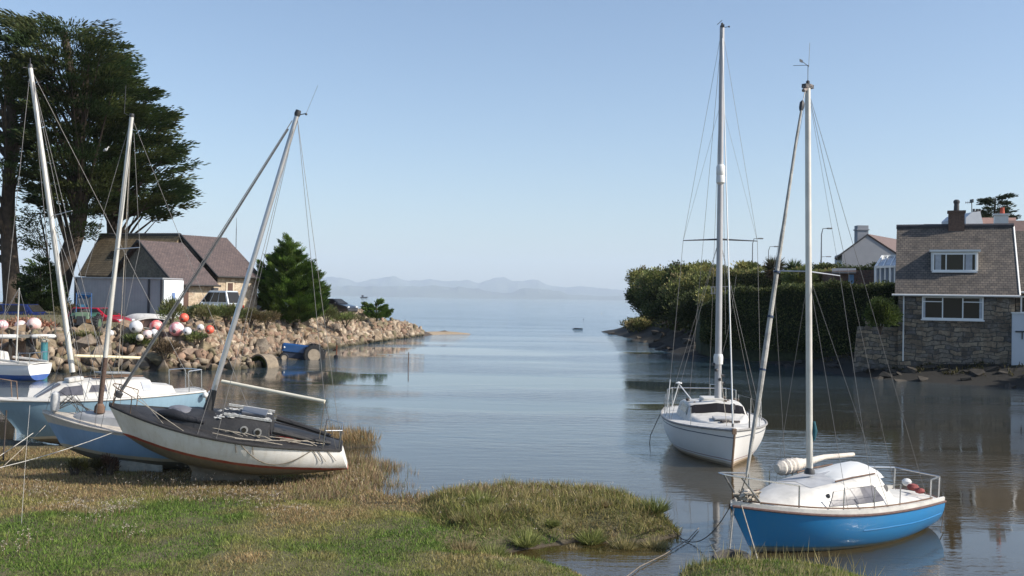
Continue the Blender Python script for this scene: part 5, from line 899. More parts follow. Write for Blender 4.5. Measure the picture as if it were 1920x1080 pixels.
# bank shrubs
TAM = [(.13, .16, .05), (.17, .18, .07), (.10, .13, .045), (.20, .18, .09)]; DRY = [(.16, .12, .06), (.12, .11, .05), (.10, .09, .04)]
for i, (x_, y_, Y_, r_, n_, cl, lb) in enumerate([(322, 582, 63, (.85, .7, .75), 2600, TAM, 'feathery green shrub in front of the building door, right of the container'), (385, 585, 64, (1.2, .8, .62), 3200, TAM, 'wide feathery green shrub below the silver four-wheel drive'), (425, 587, 66, (1.1, .8, .6), 2800, TAM, 'green shrub on the bank right of the wide feathery one'), (470, 592, 69, (1.0, .8, .55), 2400, DRY, 'dry brownish shrub on the bank crest behind the leaning aluminium mast'), (500, 596, 72, (.9, .7, .5), 1800, DRY, 'low dry scrub just left of the bright green conifer'), (612, 588, 82, (1.3, .9, .7), 2600, TAM, 'green scrub just right of the bright green conifer'), (648, 596, 86, (1.4, .9, .6), 2600, TAM, 'low green scrub below the black car on the breakwater'), (308, 655, 55.6, (.85, .6, .6), 1800, [(.11, .08, .05), (.14, .10, .06)], 'brown dead bramble clump hanging over the boulders under the buoys'), (250, 640, 57, (1.1, .6, .35), 1500, TAM, 'grassy tuft on the quay edge under the buoys'), (375, 632, 58.5, (.8, .5, .3), 1200, TAM, 'small green tuft below the right-hand orange buoy'), (160, 632, 57, (1.4, .6, .28), 1500, TAM, 'weedy grass fringe below the green tractor'), (128, 585, 67, (.9, .6, .6), 1600, DRY, 'tawny scrub between dark blue car and green tractor')]):
    shrub('bank_shrub', lb, at(x_, y_, Y_), r_, n_, 300 + i, cl, .20, .022, 'shrubs along the quay and breakwater', up=.8)
# grassy fringe on the plateau
rng = np.random.default_rng(77); n_ = 26000; X_ = rng.uniform(-45, -9, n_); Y_ = rng.uniform(52, 112, n_); h_, d_ = hbank(X_, Y_); ok = (d_ > 2.9) & (d_ < 14) & ((Y_ > 60) | (d_ < 4.2)); X_, Y_, h_ = X_[ok], Y_[ok], h_[ok]; n_ = len(X_)
tag(leaves('bank_grass', np.stack([X_, Y_, h_], 1), rng.normal(0, .35, (n_, 3)) + np.array([0, 0, 1]), .16 * rng.uniform(.5, 1.4, n_), .025, palette(n_, [(.14, .13, .05), (.17, .14, .07), (.10, .11, .04), (.2, .16, .09)], rng), GRASS), 'rough short grass on top of the quay', 'grass', kind='stuff')
# flag staff, gull, sea marks
a = at(441, 545, 84); fp = thing('flagpole', 'slim grey pole rising behind the right-hand roof of the stone building', 'pole', (a.x, a.y, 2.4)); part(fp, 'pole_shaft', DARKM, lambda b: b.tube([(0, 0, 0), (0, 0, at(441, 430, 84).z - 2.4), (0, 0, at(441, 408, 84).z - 2.4)], [.04, .03, .01], 6))
a = at(199, 282, 77.5); gu = thing('gull', 'white gull perched in the dark cypress', 'bird', a); part(gu, 'body', WHITE, lambda b: b.loft([[Vector((x_, y_ * r_, z0 + z_ * r_)) for y_, z_ in [(math.cos(t_), math.sin(t_)) for t_ in np.linspace(0, 2 * PI, 9)[:-1]]] for x_, r_, z0 in ((-.22, .01, -.08), (-.1, .06, 0), (.02, .10, .05), (.10, .09, .12), (.13, .06, .2), (.16, .055, .26), (.20, .03, .26), (.27, .005, .24))], closed=True, cap=True), smooth=True)
part(gu, 'wing', mat('gull_grey', (.4, .42, .45), .7, .1, 4), lambda b: b.lathe((-.05, 0, .05), [(.01, -.2), (.09, -.08), (.115, .02), (.02, .12)], 10, (1, 0, .3)), smooth=True)
a = onz(682, 559); fb_ = thing('distant_boat', 'tiny dark fishing boat far out on the bay near the horizon', 'boat', (a.x, a.y, 0)); sc_ = a.y / 900
part(fb_, 'hull', DARKM, lambda b: b.prism([(-3 * sc_, 0, 0), (-3.2 * sc_, 0, 1.0 * sc_), (3.8 * sc_, 0, 1.3 * sc_), (2.8 * sc_, 0, 0)], (0, 1.6 * sc_, 0))); part(fb_, 'wheelhouse', DARKM, lambda b: b.box((-1.2 * sc_, .8 * sc_, 1.8 * sc_), (1.8 * sc_, 1.2 * sc_, 1.8 * sc_)))
for i, (x_, y_, lb) in enumerate([(1094, 599, 'small dark marker buoy on the water left of the headland'), (1128, 588, 'faint pale marker buoy further out beyond the dark one')]):
    a = onz(x_, y_); s_ = a.y / 250 * .13; o = thing('marker_buoy', lb, 'buoy', (a.x, a.y, 0), 0, 'marker buoys in the bay'); part(o, 'float', DARKM if i == 0 else BC['cream'], lambda b: b.lathe((0, 0, -.05), [(s_, 0), (s_, s_ * .8), (s_ * .3, s_ * 1.3), (s_ * .25, s_ * 2.6), (.02, s_ * 2.8)], 10))
a = onz(1082, 617); rk = bpy.data.objects.new('skerry', rock_mesh(55)); rk.data.materials.append(mat('wet_black_rock', (.022, .02, .02), .6, .4, 2, bmp=.5)); COL.objects.link(rk); rk.location = (a.x, a.y, -.08); rk.scale = (1.0, 1.0, .3); tag(rk, 'small black rock awash off the tip of the headland', 'rock')
# ================================================================== right: headland, hedges and houses
HEDGE = [(.035, .055, .016), (.055, .075, .022), (.085, .10, .03), (.04, .05, .02)]; SCRUB = [(.16, .19, .06), (.24, .25, .08), (.30, .28, .10), (.11, .13, .05), (.26, .21, .10)]
def hedge(label, pts, depth, n, seed, cols, leaf=.15, wid=.05, name='hedge'):      # pts: (x, y, z bottom, z top) along the hedge face, extruded away by depth
    rng = np.random.default_rng(seed); base = Vector((pts[0][0], pts[0][1], pts[0][2])); root = tag(empty(name, base), label, 'hedge'); A_ = np.array(pts, float)
    t_ = rng.uniform(0, len(pts) - 1, n); q = lambda k: np.interp(t_, np.arange(len(pts)), A_[:, k]); x, y, z0, z1 = q(0), q(1), q(2), q(3)
    face = rng.random(n); v = rng.random(n); bulge = .30 * np.sin(x * 1.7 + seed) * np.sin(v * 7 + x * .9) + .25 * rng.normal(size=n) * .5
    top = face > .62; dd = np.where(top, rng.random(n) * depth, np.abs(bulge)); z = np.where(top, z1 + .12 * rng.normal(size=n) + .12 * np.sin(x * 2.3) + .1 * np.sin(x * .9 + 1), z0 + (z1 - z0) * v)
    P_ = np.stack([x + dd * .15, y + dd - np.where(top, 0, .15), z], 1); D = rng.normal(size=(n, 3)) * .8 + np.where(top[:, None], np.array([0, 0, 1.0]), np.array([-.2, -.9, .3]))
    cc = palette(n, cols, rng, .25) * (1 + .25 * np.sin(x * 1.1 + z * 2.1 + seed))[:, None]
    leaves('foliage', P_ - np.array(base), D, leaf * rng.uniform(.6, 1.5, n), wid, cc, parent=root, rng=rng)
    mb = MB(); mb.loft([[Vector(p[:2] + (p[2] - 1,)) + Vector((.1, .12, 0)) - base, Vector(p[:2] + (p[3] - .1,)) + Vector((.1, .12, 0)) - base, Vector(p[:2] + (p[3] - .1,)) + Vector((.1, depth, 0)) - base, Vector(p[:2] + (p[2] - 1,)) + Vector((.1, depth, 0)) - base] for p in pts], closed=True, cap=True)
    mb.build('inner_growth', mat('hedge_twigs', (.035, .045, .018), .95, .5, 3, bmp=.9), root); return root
def hp_(px, ybot, ytop, Y): a = at(px, ybot, Y); b = at(px, ytop, Y); return (a.x, a.y, a.z, b.z)
hedge('tall dark clipped hedge, the long lower one above the shore beside the stone house', [hp_(1312, 640, 580, 80), hp_(1350, 652, 561, 77), hp_(1395, 655, 543, 74), hp_(1480, 660, 542, 71), hp_(1560, 662, 538, 69), hp_(1640, 668, 537, 67), hp_(1720, 668, 538, 66)], 2.2, 34000, 5, HEDGE + [(.10, .12, .04), (.13, .14, .05)])
hedge('upper hedge with bright top behind the palms and above the long lower one', [hp_(1345, 560, 516, 92), hp_(1380, 560, 512, 90), hp_(1440, 560, 507, 88), hp_(1530, 560, 508, 86), hp_(1570, 560, 512, 85)], 2.5, 12000, 6, SCRUB)
hedge('flat topped garden hedge in front of the grey gabled house', [hp_(1520, 520, 504, 94), hp_(1560, 520, 499, 93), hp_(1640, 520, 499, 92), hp_(1655, 520, 500, 92)], 1.2, 3500, 7, HEDGE)
# headland scrub, each bush its own thing
BL = ['pale olive', 'mid green', 'brown-tinged', 'dark green', 'yellow-green']
SB = [(1200, 522, 118, 1.5, 1.5, 'leafy overhanging bush at the seaward corner of the headland top'), (1196, 552, 116, 1.2, 1.6, 'dark overhanging bush halfway down the seaward end of the headland'), (1218, 545, 112, 2.0, 2.3, 'large green bush filling the seaward face of the headland'), (1236, 528, 108, 2.3, 1.6, 'olive bush under the small red tailed roof on the headland top'), (1250, 560, 104, 2.6, 2.3, 'dark bush in the middle of the seaward cliff face'), (1285, 515, 104, 2.0, 1.5, 'rounded olive bush on the skyline left of the tall white mast'), (1290, 550, 98, 2.6, 2.2, 'bramble bush on the cliff below the rounded skyline bush'), (1320, 514, 102, 1.8, 1.3, 'dry-tipped skyline bush just left of the tall white mast'), (1340, 535, 95, 1.9, 1.6, 'bush behind the tall mast beside the garden railing'), (1222, 572, 108, 2.4, 1.4, 'low dark scrub above the black rocks at the headland tip'), (1268, 582, 98, 2.7, 1.5, 'low dark scrub hanging over the shore rocks under the headland'), (1316, 584, 90, 2.8, 2.0, 'shaded scrub at the foot of the headland cliff near the lower hedge'), (1355, 512, 100, 1.3, 1.0, 'small skyline bush just right of the tall white mast'), (1402, 506, 96, 1.3, .8, 'wispy grey-green shrub on the skyline left of the palms'), (1555, 506, 96, 1.5, .6, 'golden-tipped shrub in front of the grey gabled house'), (1500, 520, 84, 1.4, 1.0, 'pale twiggy shrub beside the palms on the upper terrace'), (1200, 608, 118, 2.0, 1.0, 'thin weed on the black rocks at the headland tip'), (1335, 560, 88, 1.6, 1.0, 'pale grassy bush at the left end of the lower hedge')]
for i, (x_, y_, Y_, rx, rz_, lb) in enumerate(SB):
    shrub('headland_bush', lb, at(x_, y_, Y_), (rx, rx * .9, rz_), int(1500 * rx * rz_) + 900, 500 + i, SCRUB if i not in (1, 4, 9, 10, 11) else HEDGE, .24, .07, 'bushes covering the headland', up=.5)
c = at(1650, 588, 58.6); shrub('garden_bush', 'round yellow-green bush on the garden wall left of the stone house', c, (.95, .9, .95), 6500, 560, [(.07, .10, .025), (.10, .13, .03), (.05, .07, .02)], .13, .04, up=.3, cat='bush')
# palms
def palm(label, px, ytop, ybase, Y, seed, cols):
    rng = np.random.default_rng(seed); b = at(px, ybase, Y); tpz = at(px, ytop, Y).z - b.z; r = tag(empty('cabbage_palm', b), label, 'palm tree', 'palms on the upper terrace')
    part(r, 'trunk', BARK, lambda m_: m_.tube([(0, 0, -.3), (.03, 0, tpz * .5), (0, 0, tpz * .72)], [.16, .14, .12], 8)); n = 420; D = rng.normal(size=(n, 3)); D[:, 2] = D[:, 2] * .8 + .35; D /= np.linalg.norm(D, axis=1, keepdims=True)
    P_ = D * .12 + np.array([0, 0, tpz * .72]); leaves('crown', P_, D, tpz * .42 * rng.uniform(.7, 1.1, n), .035, palette(n, cols, rng), parent=r, rng=rng)
    n = 260; D = rng.normal(size=(n, 3)); D[:, 2] = -abs(D[:, 2]) * .8 - .3; leaves('dead_frond_skirt', np.zeros((n, 3)) + np.array([0, 0, tpz * .68]), D, tpz * .42 * rng.uniform(.6, 1.1, n), .04, palette(n, [(.16, .08, .04), (.22, .13, .07)], rng), parent=r, rng=rng); return r
palm('cabbage palm with brown-tinged spiky crown, left one of the pair above the hedges', 1452, 486, 545, 86, 1, [(.06, .07, .03), (.10, .08, .05)]); palm('greener cabbage palm with drooping brown skirt, right one of the pair', 1488, 492, 545, 85, 2, [(.05, .085, .035), (.07, .10, .04)])
conifer('skyline_cypress', 'dark open-branched cypress on the skyline behind the white chimney', [(1842, 382), (1850, 368), (1875, 368), (1895, 366), (1886, 378), (1897, 386), (1882, 394), (1900, 402), (1910, 406), (1890, 412), (1850, 410), (1835, 400), (1850, 395), (1858, 386)], 110, 1.6, 42, tp([(1866, 470), (1864, 430), (1866, 372)], 110), 61, per=60, leaf=.42, wid=.06, pad=(.8, .8, .14), up=.12, cols=[(.025, .04, .02), (.04, .055, .025)], trunk_r=(.22, .08), limbs=26)
# ------------------------------------------------ the stone house
HST = stonemat('dark_rubble_wall', [(.08, .068, .055), (.27, .20, .135), (.13, .125, .125), (.34, .27, .185)], (.08, .07, .06), 2.1, .09, .8, .93, -.37, .26, .62)
SLD = slatemat('old_grey_slates', (.155, .13, .11), (.10, .088, .08), .93, -.37, 5.4, .55)
HY = 60.0; hA = at(1680, 690, HY); ANG = R(-22); HU = Vector((math.cos(ANG), math.sin(ANG), 0)); HV = Vector((-math.sin(ANG), math.cos(ANG), 0)); HW = 7.0; HD = 4.1; EZ = at(1680, 548, HY).z; RZ_ = at(1700, 427, HY + 4).z
h0 = Vector((hA.x, hA.y, .2)); ho = Rel('stone_house', 'dark stone house with slate roof, white dormer and white framed picture window', 'house', h0)
def H(u, v, z): return Vector((h0.x, h0.y, 0)) + HU * (u * .925) + HV * v + Vector((0, 0, z))
def hbox(b, u0, u1, v0, v1, z0, z1): b.prism([H(u0, v0, z0), H(u1, v0, z0), H(u1, v1, z0), H(u0, v1, z0)], (0, 0, z1 - z0))
ho.part('wall', HST, lambda b: (hbox(b, .1, HW - .1, 0, HD * 2, -.2, EZ), b.prism([H(.1, .05, EZ), H(.1, HD * 2 - .05, EZ), H(.1, HD, RZ_ - .15)], HU * .3), b.prism([H(HW - .4, .05, EZ), H(HW - .4, HD * 2 - .05, EZ), H(HW - .4, HD, RZ_ - .15)], HU * .3)))
ho.part('roof', SLD, lambda b: slab(b, [H(-.12, -.3, EZ - .08), H(HW + .1, -.3, EZ - .08), H(HW + .1, HD, RZ_), H(-.12, HD, RZ_)], .14)); ho.part('roof', SLD, lambda b: slab(b, [H(-.12, 2 * HD + .3, EZ - .08), H(HW + .1, 2 * HD + .3, EZ - .08), H(HW + .1, HD + .02, RZ_), H(-.12, HD + .02, RZ_)], .14))
ho.part('ridge_tiles', mat('dark_ridge', (.045, .045, .055), .7, .3, 4), lambda b: b.tube([H(-.15, HD, RZ_ + .03), H(HW + .15, HD, RZ_ + .03)], .15, 6)); ho.part('gutter', WHITE, lambda b: b.tube([H(-.3, -.36, EZ - .16), H(HW + .15, -.36, EZ - .16)], .065, 8)); ho.part('downpipe', WHITE, lambda b: b.tube([H(.42, -.30, EZ - .18), H(.42, -.1, EZ - .4), H(.42, -.1, 1.0)], .045, 8))
ho.part('bargeboard', WHITE, lambda b: b.tube([H(HW + .14, -.3, EZ - .1), H(HW + .14, HD, RZ_ - .02)], .06, 4))
def win(host, u0, u1, z0, z1, bars, v=-.02, fr=.09, topbars=(), name='window', curt=None, P_=None):
    def f(b):
        for a0, a1, c0_, c1_ in [(u0, u0 + fr, z0, z1), (u1 - fr, u1, z0, z1), (u0 + fr, u1 - fr, z0, z0 + fr), (u0 + fr, u1 - fr, z1 - fr, z1)] + [(x - fr * .4, x + fr * .4, z0 + fr, z1 - fr) for x in bars] + [(s, e, z - fr * .3, z + fr * .3) for s, e, z in topbars]: hbox(b, a0, a1, v - .06, v + .06, c0_, c1_)
    w_ = host.part(name, WOODW, f); host.part('pane', GLASS, lambda b: hbox(b, u0 + fr * .5, u1 - fr * .5, v - .01, v + .03, z0 + fr * .5, z1 - fr * .5), parent=w_)
    host.part('sill', WOODW, lambda b: hbox(b, u0 - .06, u1 + .06, v - .14, v - .065, z0 - .08, z0), parent=w_)
    if curt:
        for a0, a1 in curt: host.part('curtain', mat('net_curtain', (.45, .47, .50), .9, .2, 5), lambda b: hbox(b, a0, a1, v - .03, v - .012, z0 + fr, z1 - fr), parent=w_)
    return w_
zt = at(1790, 556, HY - .8).z; zb = at(1790, 599, HY - .8).z
win(ho, 1.52, 5.12, zb, zt, [2.74, 3.92], topbars=[(1.6, 2.7, zt - .32), (3.96, 5.04, zt - .32)], curt=[(4.88, 5.02), (1.62, 1.72)])
# dormer
dz0 = at(1790, 510, HY + 1).z; dz1 = at(1790, 474, HY + 1).z; dv = 1.15
ho.part('dormer_wall', WOODW, lambda b: hbox(b, 2.05, 4.85, dv, dv + 2.6, dz0 - .12, dz1)); ho.part('dormer_roof', WHITE, lambda b: hbox(b, 1.95, 4.98, dv - .2, dv + 2.8, dz1 + .004, dz1 + .12))
win(ho, 2.15, 4.75, dz0, dz1 - .08, [2.95, 4.0], v=dv - .07, curt=[(2.3, 2.65), (4.1, 4.5)])
# chimneys
ch = ho.part('chimney', mat('old_brick_stack', (.13, .085, .065), .9, .4, 9, bmp=.5), lambda b: (hbox(b, 3.15, 4.15, HD - .3, HD + .4, RZ_ - .5, RZ_ + .85), hbox(b, 3.08, 4.22, HD - .36, HD + .46, RZ_ + .854, RZ_ + 1.0))); ho.part('chimney_pot', DARKM, lambda b: b.lathe(H(3.65, HD, RZ_ + 1.0), [(.17, 0), (.15, .45), (.19, .5), (.19, .62), (.10, .70)], 12), parent=ch)
ch = ho.part('chimney', WHITE, lambda b: (hbox(b, 6.05, 6.9, HD + .9, HD + 1.7, RZ_ - 1.2, RZ_ + .75), hbox(b, 5.97, 6.98, HD + .82, HD + 1.78, RZ_ + .754, RZ_ + .86))); ho.part('chimney_pot', mat('terracotta', (.45, .09, .05), .8, .2, 6), lambda b: b.lathe(H(6.55, HD + 1.3, RZ_ + .86), [(.15, 0), (.12, .38), (.15, .42)], 12), parent=ch)
# side wing at the right edge
wg = Rel('side_wing', 'stone side wing with pale window frame cut by the right edge', 'house', H(7.2, .6, .2)); wz = at(1910, 545, 58).z
wg.part('wall', HST, lambda b: hbox(b, HW + .0, HW + 6, .55, 6, -.2, wz)); wg.part('roof', SLD, lambda b: slab(b, [H(HW + .11, .3, wz - .05), H(HW + 6, .3, wz - .05), H(HW + 6, 4.2, RZ_ - .3), H(HW + .11, 4.2, RZ_ - .3)], .14)); wg.part('gutter', WHITE, lambda b: b.tube([H(HW + .1, .22, wz - .1), H(HW + 6, .22, wz - .1)], .06, 6))
win(wg, 7.25, 7.95, at(1905, 587, 59).z, at(1905, 555, 59).z, [], v=.52)
wt = Rel('white_garden_wall', 'white rendered wall block in front of the side wing at the right edge', 'wall', H(7.0, -.4, .2)); wt.part('rendered_wall', mat('white_render', (.62, .64, .67), .8, .08, 1.5, bmp=.1), lambda b: (hbox(b, 6.72, 12, -.35, .4, -.2, at(1905, 588, 57).z))); wt.part('coping', WOODW, lambda b: hbox(b, 6.66, 12, -.42, .46, at(1905, 588, 57).z + .004, at(1905, 588, 57).z + .08)); wt.part('iron_bracket', DARKM, lambda b: (hbox(b, 6.9, 12, -.42, -.36, 2.9, 2.98), hbox(b, 7.25, 7.31, -.42, -.36, 2.5, 2.9)))
# garden wall left of the house
gw = Rel('garden_wall', 'dry stone garden wall with a stone post, left of the stone house', 'wall', H(-2.6, .4, 0)); gz1 = at(1640, 614, 60).z
gw.part('rubble_wall', HST, lambda b: b.prism([H(-2.75, .5, -.2), H(.1, .4, -.2), H(.1, .4, gz1), H(-2.45, .5, gz1)], HV * .8)); gw.part('stone_post', HST, lambda b: (hbox(b, -1.95, -1.6, .5, .85, gz1 + .004, gz1 + .42), hbox(b, -2.05, -1.5, .42, .93, gz1 + .424, gz1 + .50))); gw.part('ball_finial', mat('pale_stone', (.4, .36, .28), .8, .2, 6), lambda b: (b.ball(H(-.95, .65, gz1 + .1), .17, 10)))
fe = Rel('iron_railing', 'short dark iron railing between round bush and stone house', 'railing', H(-.3, .7, gz1)); fe.part('railing_bars', DARKM, lambda b: [hbox(b, u, u + .03, .7, .73, gz1, gz1 + .75) for u in np.arange(-.55, .05, .12)] + [hbox(b, -.58, .06, .69, .74, gz1 + .7, gz1 + .74)])
# houses behind
bh = Rel('rear_house', 'long slate roofed house behind the stone house, with reddish tiles at the right', 'house', (at(1800, 440, 72).x, 72, 4))
def Bx(px, py, Y): return at(px, py, Y)
bh.part('wall', WHITE, lambda b: b.prism([Bx(1745, 445, 74), Bx(1990, 445, 74), Bx(1990, 540, 74), Bx(1745, 540, 74)], (0, 6, 0))); bh.part('roof', mat('dark_slate_roof', (.06, .06, .07), .7, .3, 3), lambda b: slab(b, [Bx(1732, 445, 73), Bx(1872, 445, 73), Bx(1872, 420, 76), Bx(1732, 420, 76)], .15)); bh.part('roof', mat('red_tiles', (.13, .085, .075), .8, .3, 4), lambda b: slab(b, [Bx(1876, 445, 73.5), Bx(2000, 445, 73.5), Bx(2000, 415, 76.5), Bx(1876, 413, 76.5)], .15))
bg_ = Rel('white_gable_house', 'white house gable with stepped chimney pots on the skyline behind the stone house', 'house', (at(1825, 430, 88).x, 88, 5)); bg_.part('gable_wall', mat('white_gable_render', (.6, .62, .66), .8, .08, 2), lambda b: b.prism([Bx(1811, 440, 88), Bx(1811, 408, 88), Bx(1822, 398, 88), Bx(1838, 396, 88), Bx(1848, 440, 88)], (0, 5, 0))); bg_.part('roof', mat('pinkish_tiles', (.28, .17, .14), .8, .3, 4), lambda b: slab(b, [Bx(1843, 424, 89), Bx(1905, 424, 89), Bx(1905, 408, 91), Bx(1838, 408, 91)], .2))
for x_ in (1826, 1832, 1837): bg_.part('chimney_pot', DARKM, lambda b: b.lathe(Bx(x_, 397, 89), [(.13, 0), (.11, .22), (.13, .25)], 8))
ae = Rel('tv_aerial', 'television aerial on a thin mast above the white gable', 'aerial', Bx(1822, 398, 88.5)); ae.part('aerial_mast', DARKM, lambda b: b.tube([Bx(1822, 400, 88.5), Bx(1822, 378, 88.5)], .04, 5)); ae.part('aerial_boom', DARKM, lambda b: (b.tube([Bx(1810, 380, 88.5), Bx(1824, 379, 88.5)], .03, 4), b.box(Bx(1822, 377, 88.5), (.12, .5, .3)), [b.tube([Bx(x_, 378, 88.2), Bx(x_, 382, 88.8)], .02, 4) for x_ in (1811, 1814, 1817)]))
gh = Rel('grey_gable_house', 'pale grey rendered house with plain gable and square chimney on the hill', 'house', (at(1620, 500, 105).x, 105, 4))
GR = mat('grey_render', (.30, .31, .34), .85, .1, 1, bmp=.2)
gh.part('gable_wall', GR, lambda b: b.prism([Bx(1579, 530, 104), Bx(1579, 474, 104), Bx(1627, 440, 104), Bx(1690, 478, 104), Bx(1690, 530, 104)], (3.5, 9, 0))); gh.part('wall', mat('white_side_render', (.55, .56, .58), .8, .1, 1), lambda b: b.prism([Bx(1566, 530, 106), Bx(1566, 480, 106), Bx(1578.6, 475, 104.05), Bx(1578.6, 530, 104.05)], (.0, .2, 0)))
gh.part('roof', mat('dark_roof_edge', (.05, .05, .055), .7, .2, 3), lambda b: (slab(b, [Bx(1564, 484, 104), Bx(1627, 438, 103.9), Bx(1627, 438, 103.9) + Vector((3.5, 9, 0)), Bx(1564, 484, 104) + Vector((3.5, 9, 0))], .15))); gh.part('roof', mat('brown_red_roof', (.16, .11, .10), .8, .25, 3), lambda b: slab(b, [Bx(1692, 481, 103.9), Bx(1627, 438.5, 103.9), Bx(1627, 438.5, 103.9) + Vector((7, 9, 0)), Bx(1692, 481, 103.9) + Vector((7, 9, 0))], .15))
ch = gh.part('chimney', GR, lambda b: (b.box(Bx(1615, 440, 105.5), (1.15, 1, 1.9)), b.box(Bx(1615, 431, 105.5), (1.3, 1.15, .14)))); gh.part('chimney_pot', DARKM, lambda b: b.lathe(Bx(1616, 430, 105.5), [(.16, 0), (.13, .25), (.16, .3)], 10), parent=ch)
r2 = Rel('red_roof_house', 'house with brown-red roof just right of the grey gable', 'house', (at(1668, 480, 112).x, 112, 4)); r2.part('wall', mat('beige_render', (.4, .36, .32), .8, .1, 2), lambda b: b.prism([Bx(1640, 520, 113), Bx(1720, 520, 113), Bx(1720, 474, 113), Bx(1640, 474, 113)], (0, 5, 0))); r2.part('roof', mat('brown_red_tiles', (.17, .115, .10), .8, .25, 3), lambda b: slab(b, [Bx(1645, 476, 112.5), Bx(1720, 476, 112.5), Bx(1720, 449, 116), Bx(1645, 449, 116)], .2)); r2.part('window', GLASS, lambda b: b.box(Bx(1678, 478, 112.6), (1.2, .1, .5)))
cv = Rel('conservatory', 'white framed glass conservatory attached left of the stone house', 'conservatory', (at(1660, 535, 75).x, 75, 4.2))
CY = 75; cxs = [1641, 1650, 1659, 1668, 1677, 1690]
cv.part('frame', WOODW, lambda b: [b.tube([Bx(x_, 538, CY), Bx(x_, 501, CY)], .09 if x_ in (1641, 1668) else .06, 4) for x_ in cxs] + [b.tube([Bx(1641, 501, CY), Bx(1692, 499, CY)], .12, 4), b.tube([Bx(1641, 501, CY), Bx(1655, 480, CY + 2.5)], .10, 4), b.tube([Bx(1655, 480, CY + 2.5), Bx(1692, 479, CY + 2.5)], .10, 4), b.tube([Bx(1641, 536, CY), Bx(1692, 536, CY)], .08, 4)] + [b.tube([Bx(x_, 500, CY), Bx(x_ + 10, 480, CY + 2.5)], .05, 4) for x_ in (1655, 1668, 1681)])
cv.part('wall_glazing', mat('pale_glazing', (.34, .38, .44), .12, .25, .8), lambda b: b.prism([Bx(1641, 537, CY + .1), Bx(1692, 537, CY + .1), Bx(1692, 501, CY + .1), Bx(1641, 501, CY + .1)], (0, .03, 0))); cv.part('roof_glazing', mat('roof_glazing', (.45, .48, .52), .15, .3, 1), lambda b: slab(b, [Bx(1642, 501, CY + .05), Bx(1692, 500, CY + .05), Bx(1692, 481, CY + 2.5), Bx(1655, 482, CY + 2.5)], .03))
cv.part('back_wall', WHITE, lambda b: b.prism([Bx(1655, 538, CY + 2.7), Bx(1700, 538, CY + 2.7), Bx(1700, 481, CY + 2.7), Bx(1655, 481, CY + 2.7)], (0, .2, 0)))
bo = Rel('brick_outhouse', 'low brick outhouse with pale blue door below the flat topped hedge', 'outhouse', (at(1600, 535, 80).x, 80, 4.2)); BRK = stonemat('red_brick_wall', [(.14, .07, .05), (.18, .09, .06), (.10, .06, .05), (.16, .08, .06)], (.14, .12, .10), 6, .04, .3, 1, 0, .12, .3)
bo.part('wall', BRK, lambda b: b.prism([Bx(1563, 540, 80), Bx(1640, 540, 80), Bx(1640, 506, 80), Bx(1563, 508, 80)], (0, 3, 0))); bo.part('roof', mat('grey_felt', (.10, .11, .13), .8, .2, 2), lambda b: slab(b, [Bx(1560, 510, 79.7), Bx(1605, 510, 79.7), Bx(1605, 503, 83), Bx(1560, 503, 83)], .12)); bo.part('door', mat('pale_blue_door', (.16, .30, .48), .6, .15, 3), lambda b: b.prism([Bx(1591, 538, 79.94), Bx(1601, 538, 79.94), Bx(1601, 515, 79.94), Bx(1591, 515, 79.94)], (0, .05, 0)))
# street lamps, railing, small red roof
def lamp(label, px, ytop, Y, arm=1):
    b_ = at(px, 545, Y); r = tag(empty('street_lamp', b_), label, 'street lamp', 'street lamps on the skyline'); h = at(px, ytop, Y).z - b_.z; k = Y / F
    part(r, 'post', mat('lamp_post_grey', (.20, .21, .22), .5, .2, 4, metal=.4), lambda m_: m_.tube([(0, 0, -1), (0, 0, h * .9), (.25 * k * 10, 0, h - .04), (1.0 * k * 10, 0, h)], [.09, .055, .05, .04], 6)); part(r, 'lamp_head', mat('lamp_head_grey', (.25, .25, .24), .5, .2, 4), lambda m_: m_.box((1.5 * k * 10, 0, h), (.95 * k * 10, .3, .16)), bevel=.05)
lamp('street lamp nearest the tall white mast on the skyline', 1410, 447, 130); lamp('shortest street lamp, rising directly above the palms', 1440, 462, 150); lamp('tallest street lamp, between the blue yacht mast and the grey gabled house', 1539, 428, 110)
lamp('small low lamp half way up beside the tallest street lamp', 1538, 481, 175)
rl = Rel('terrace_railing', 'grey wooden railing on the terrace behind the tall white mast', 'railing', at(1350, 548, 86)); rl.part('rail_frame', mat('grey_timber_rail', (.22, .23, .25), .8, .2, 4), lambda b: [b.tube([at(x_, 552, 86), at(x_, 537, 86)], .05, 4) for x_ in (1334, 1340, 1346, 1353, 1360, 1370)] + [b.tube([at(1332, 538, 86), at(1372, 537, 86)], .05, 4), b.tube([at(1332, 550, 86), at(1348, 549, 86)], .04, 4)])
rf = Rel('small_red_roof', 'small red object with upturned dark tail on the headland skyline', 'roof', at(1255, 508, 112)); rf.part('red_shell', mat('dull_red', (.30, .04, .04), .6, .2, 4), lambda b: b.prism([at(1240, 507, 112), at(1258, 508, 112), at(1267, 502, 112), at(1266, 511, 112), at(1241, 511, 112)], (0, 1.2, 0))); rf.part('tail', DARKM, lambda b: b.prism([at(1263, 504, 111.9), at(1269, 499, 111.9), at(1267, 508, 111.9)], (0, .8, 0)))
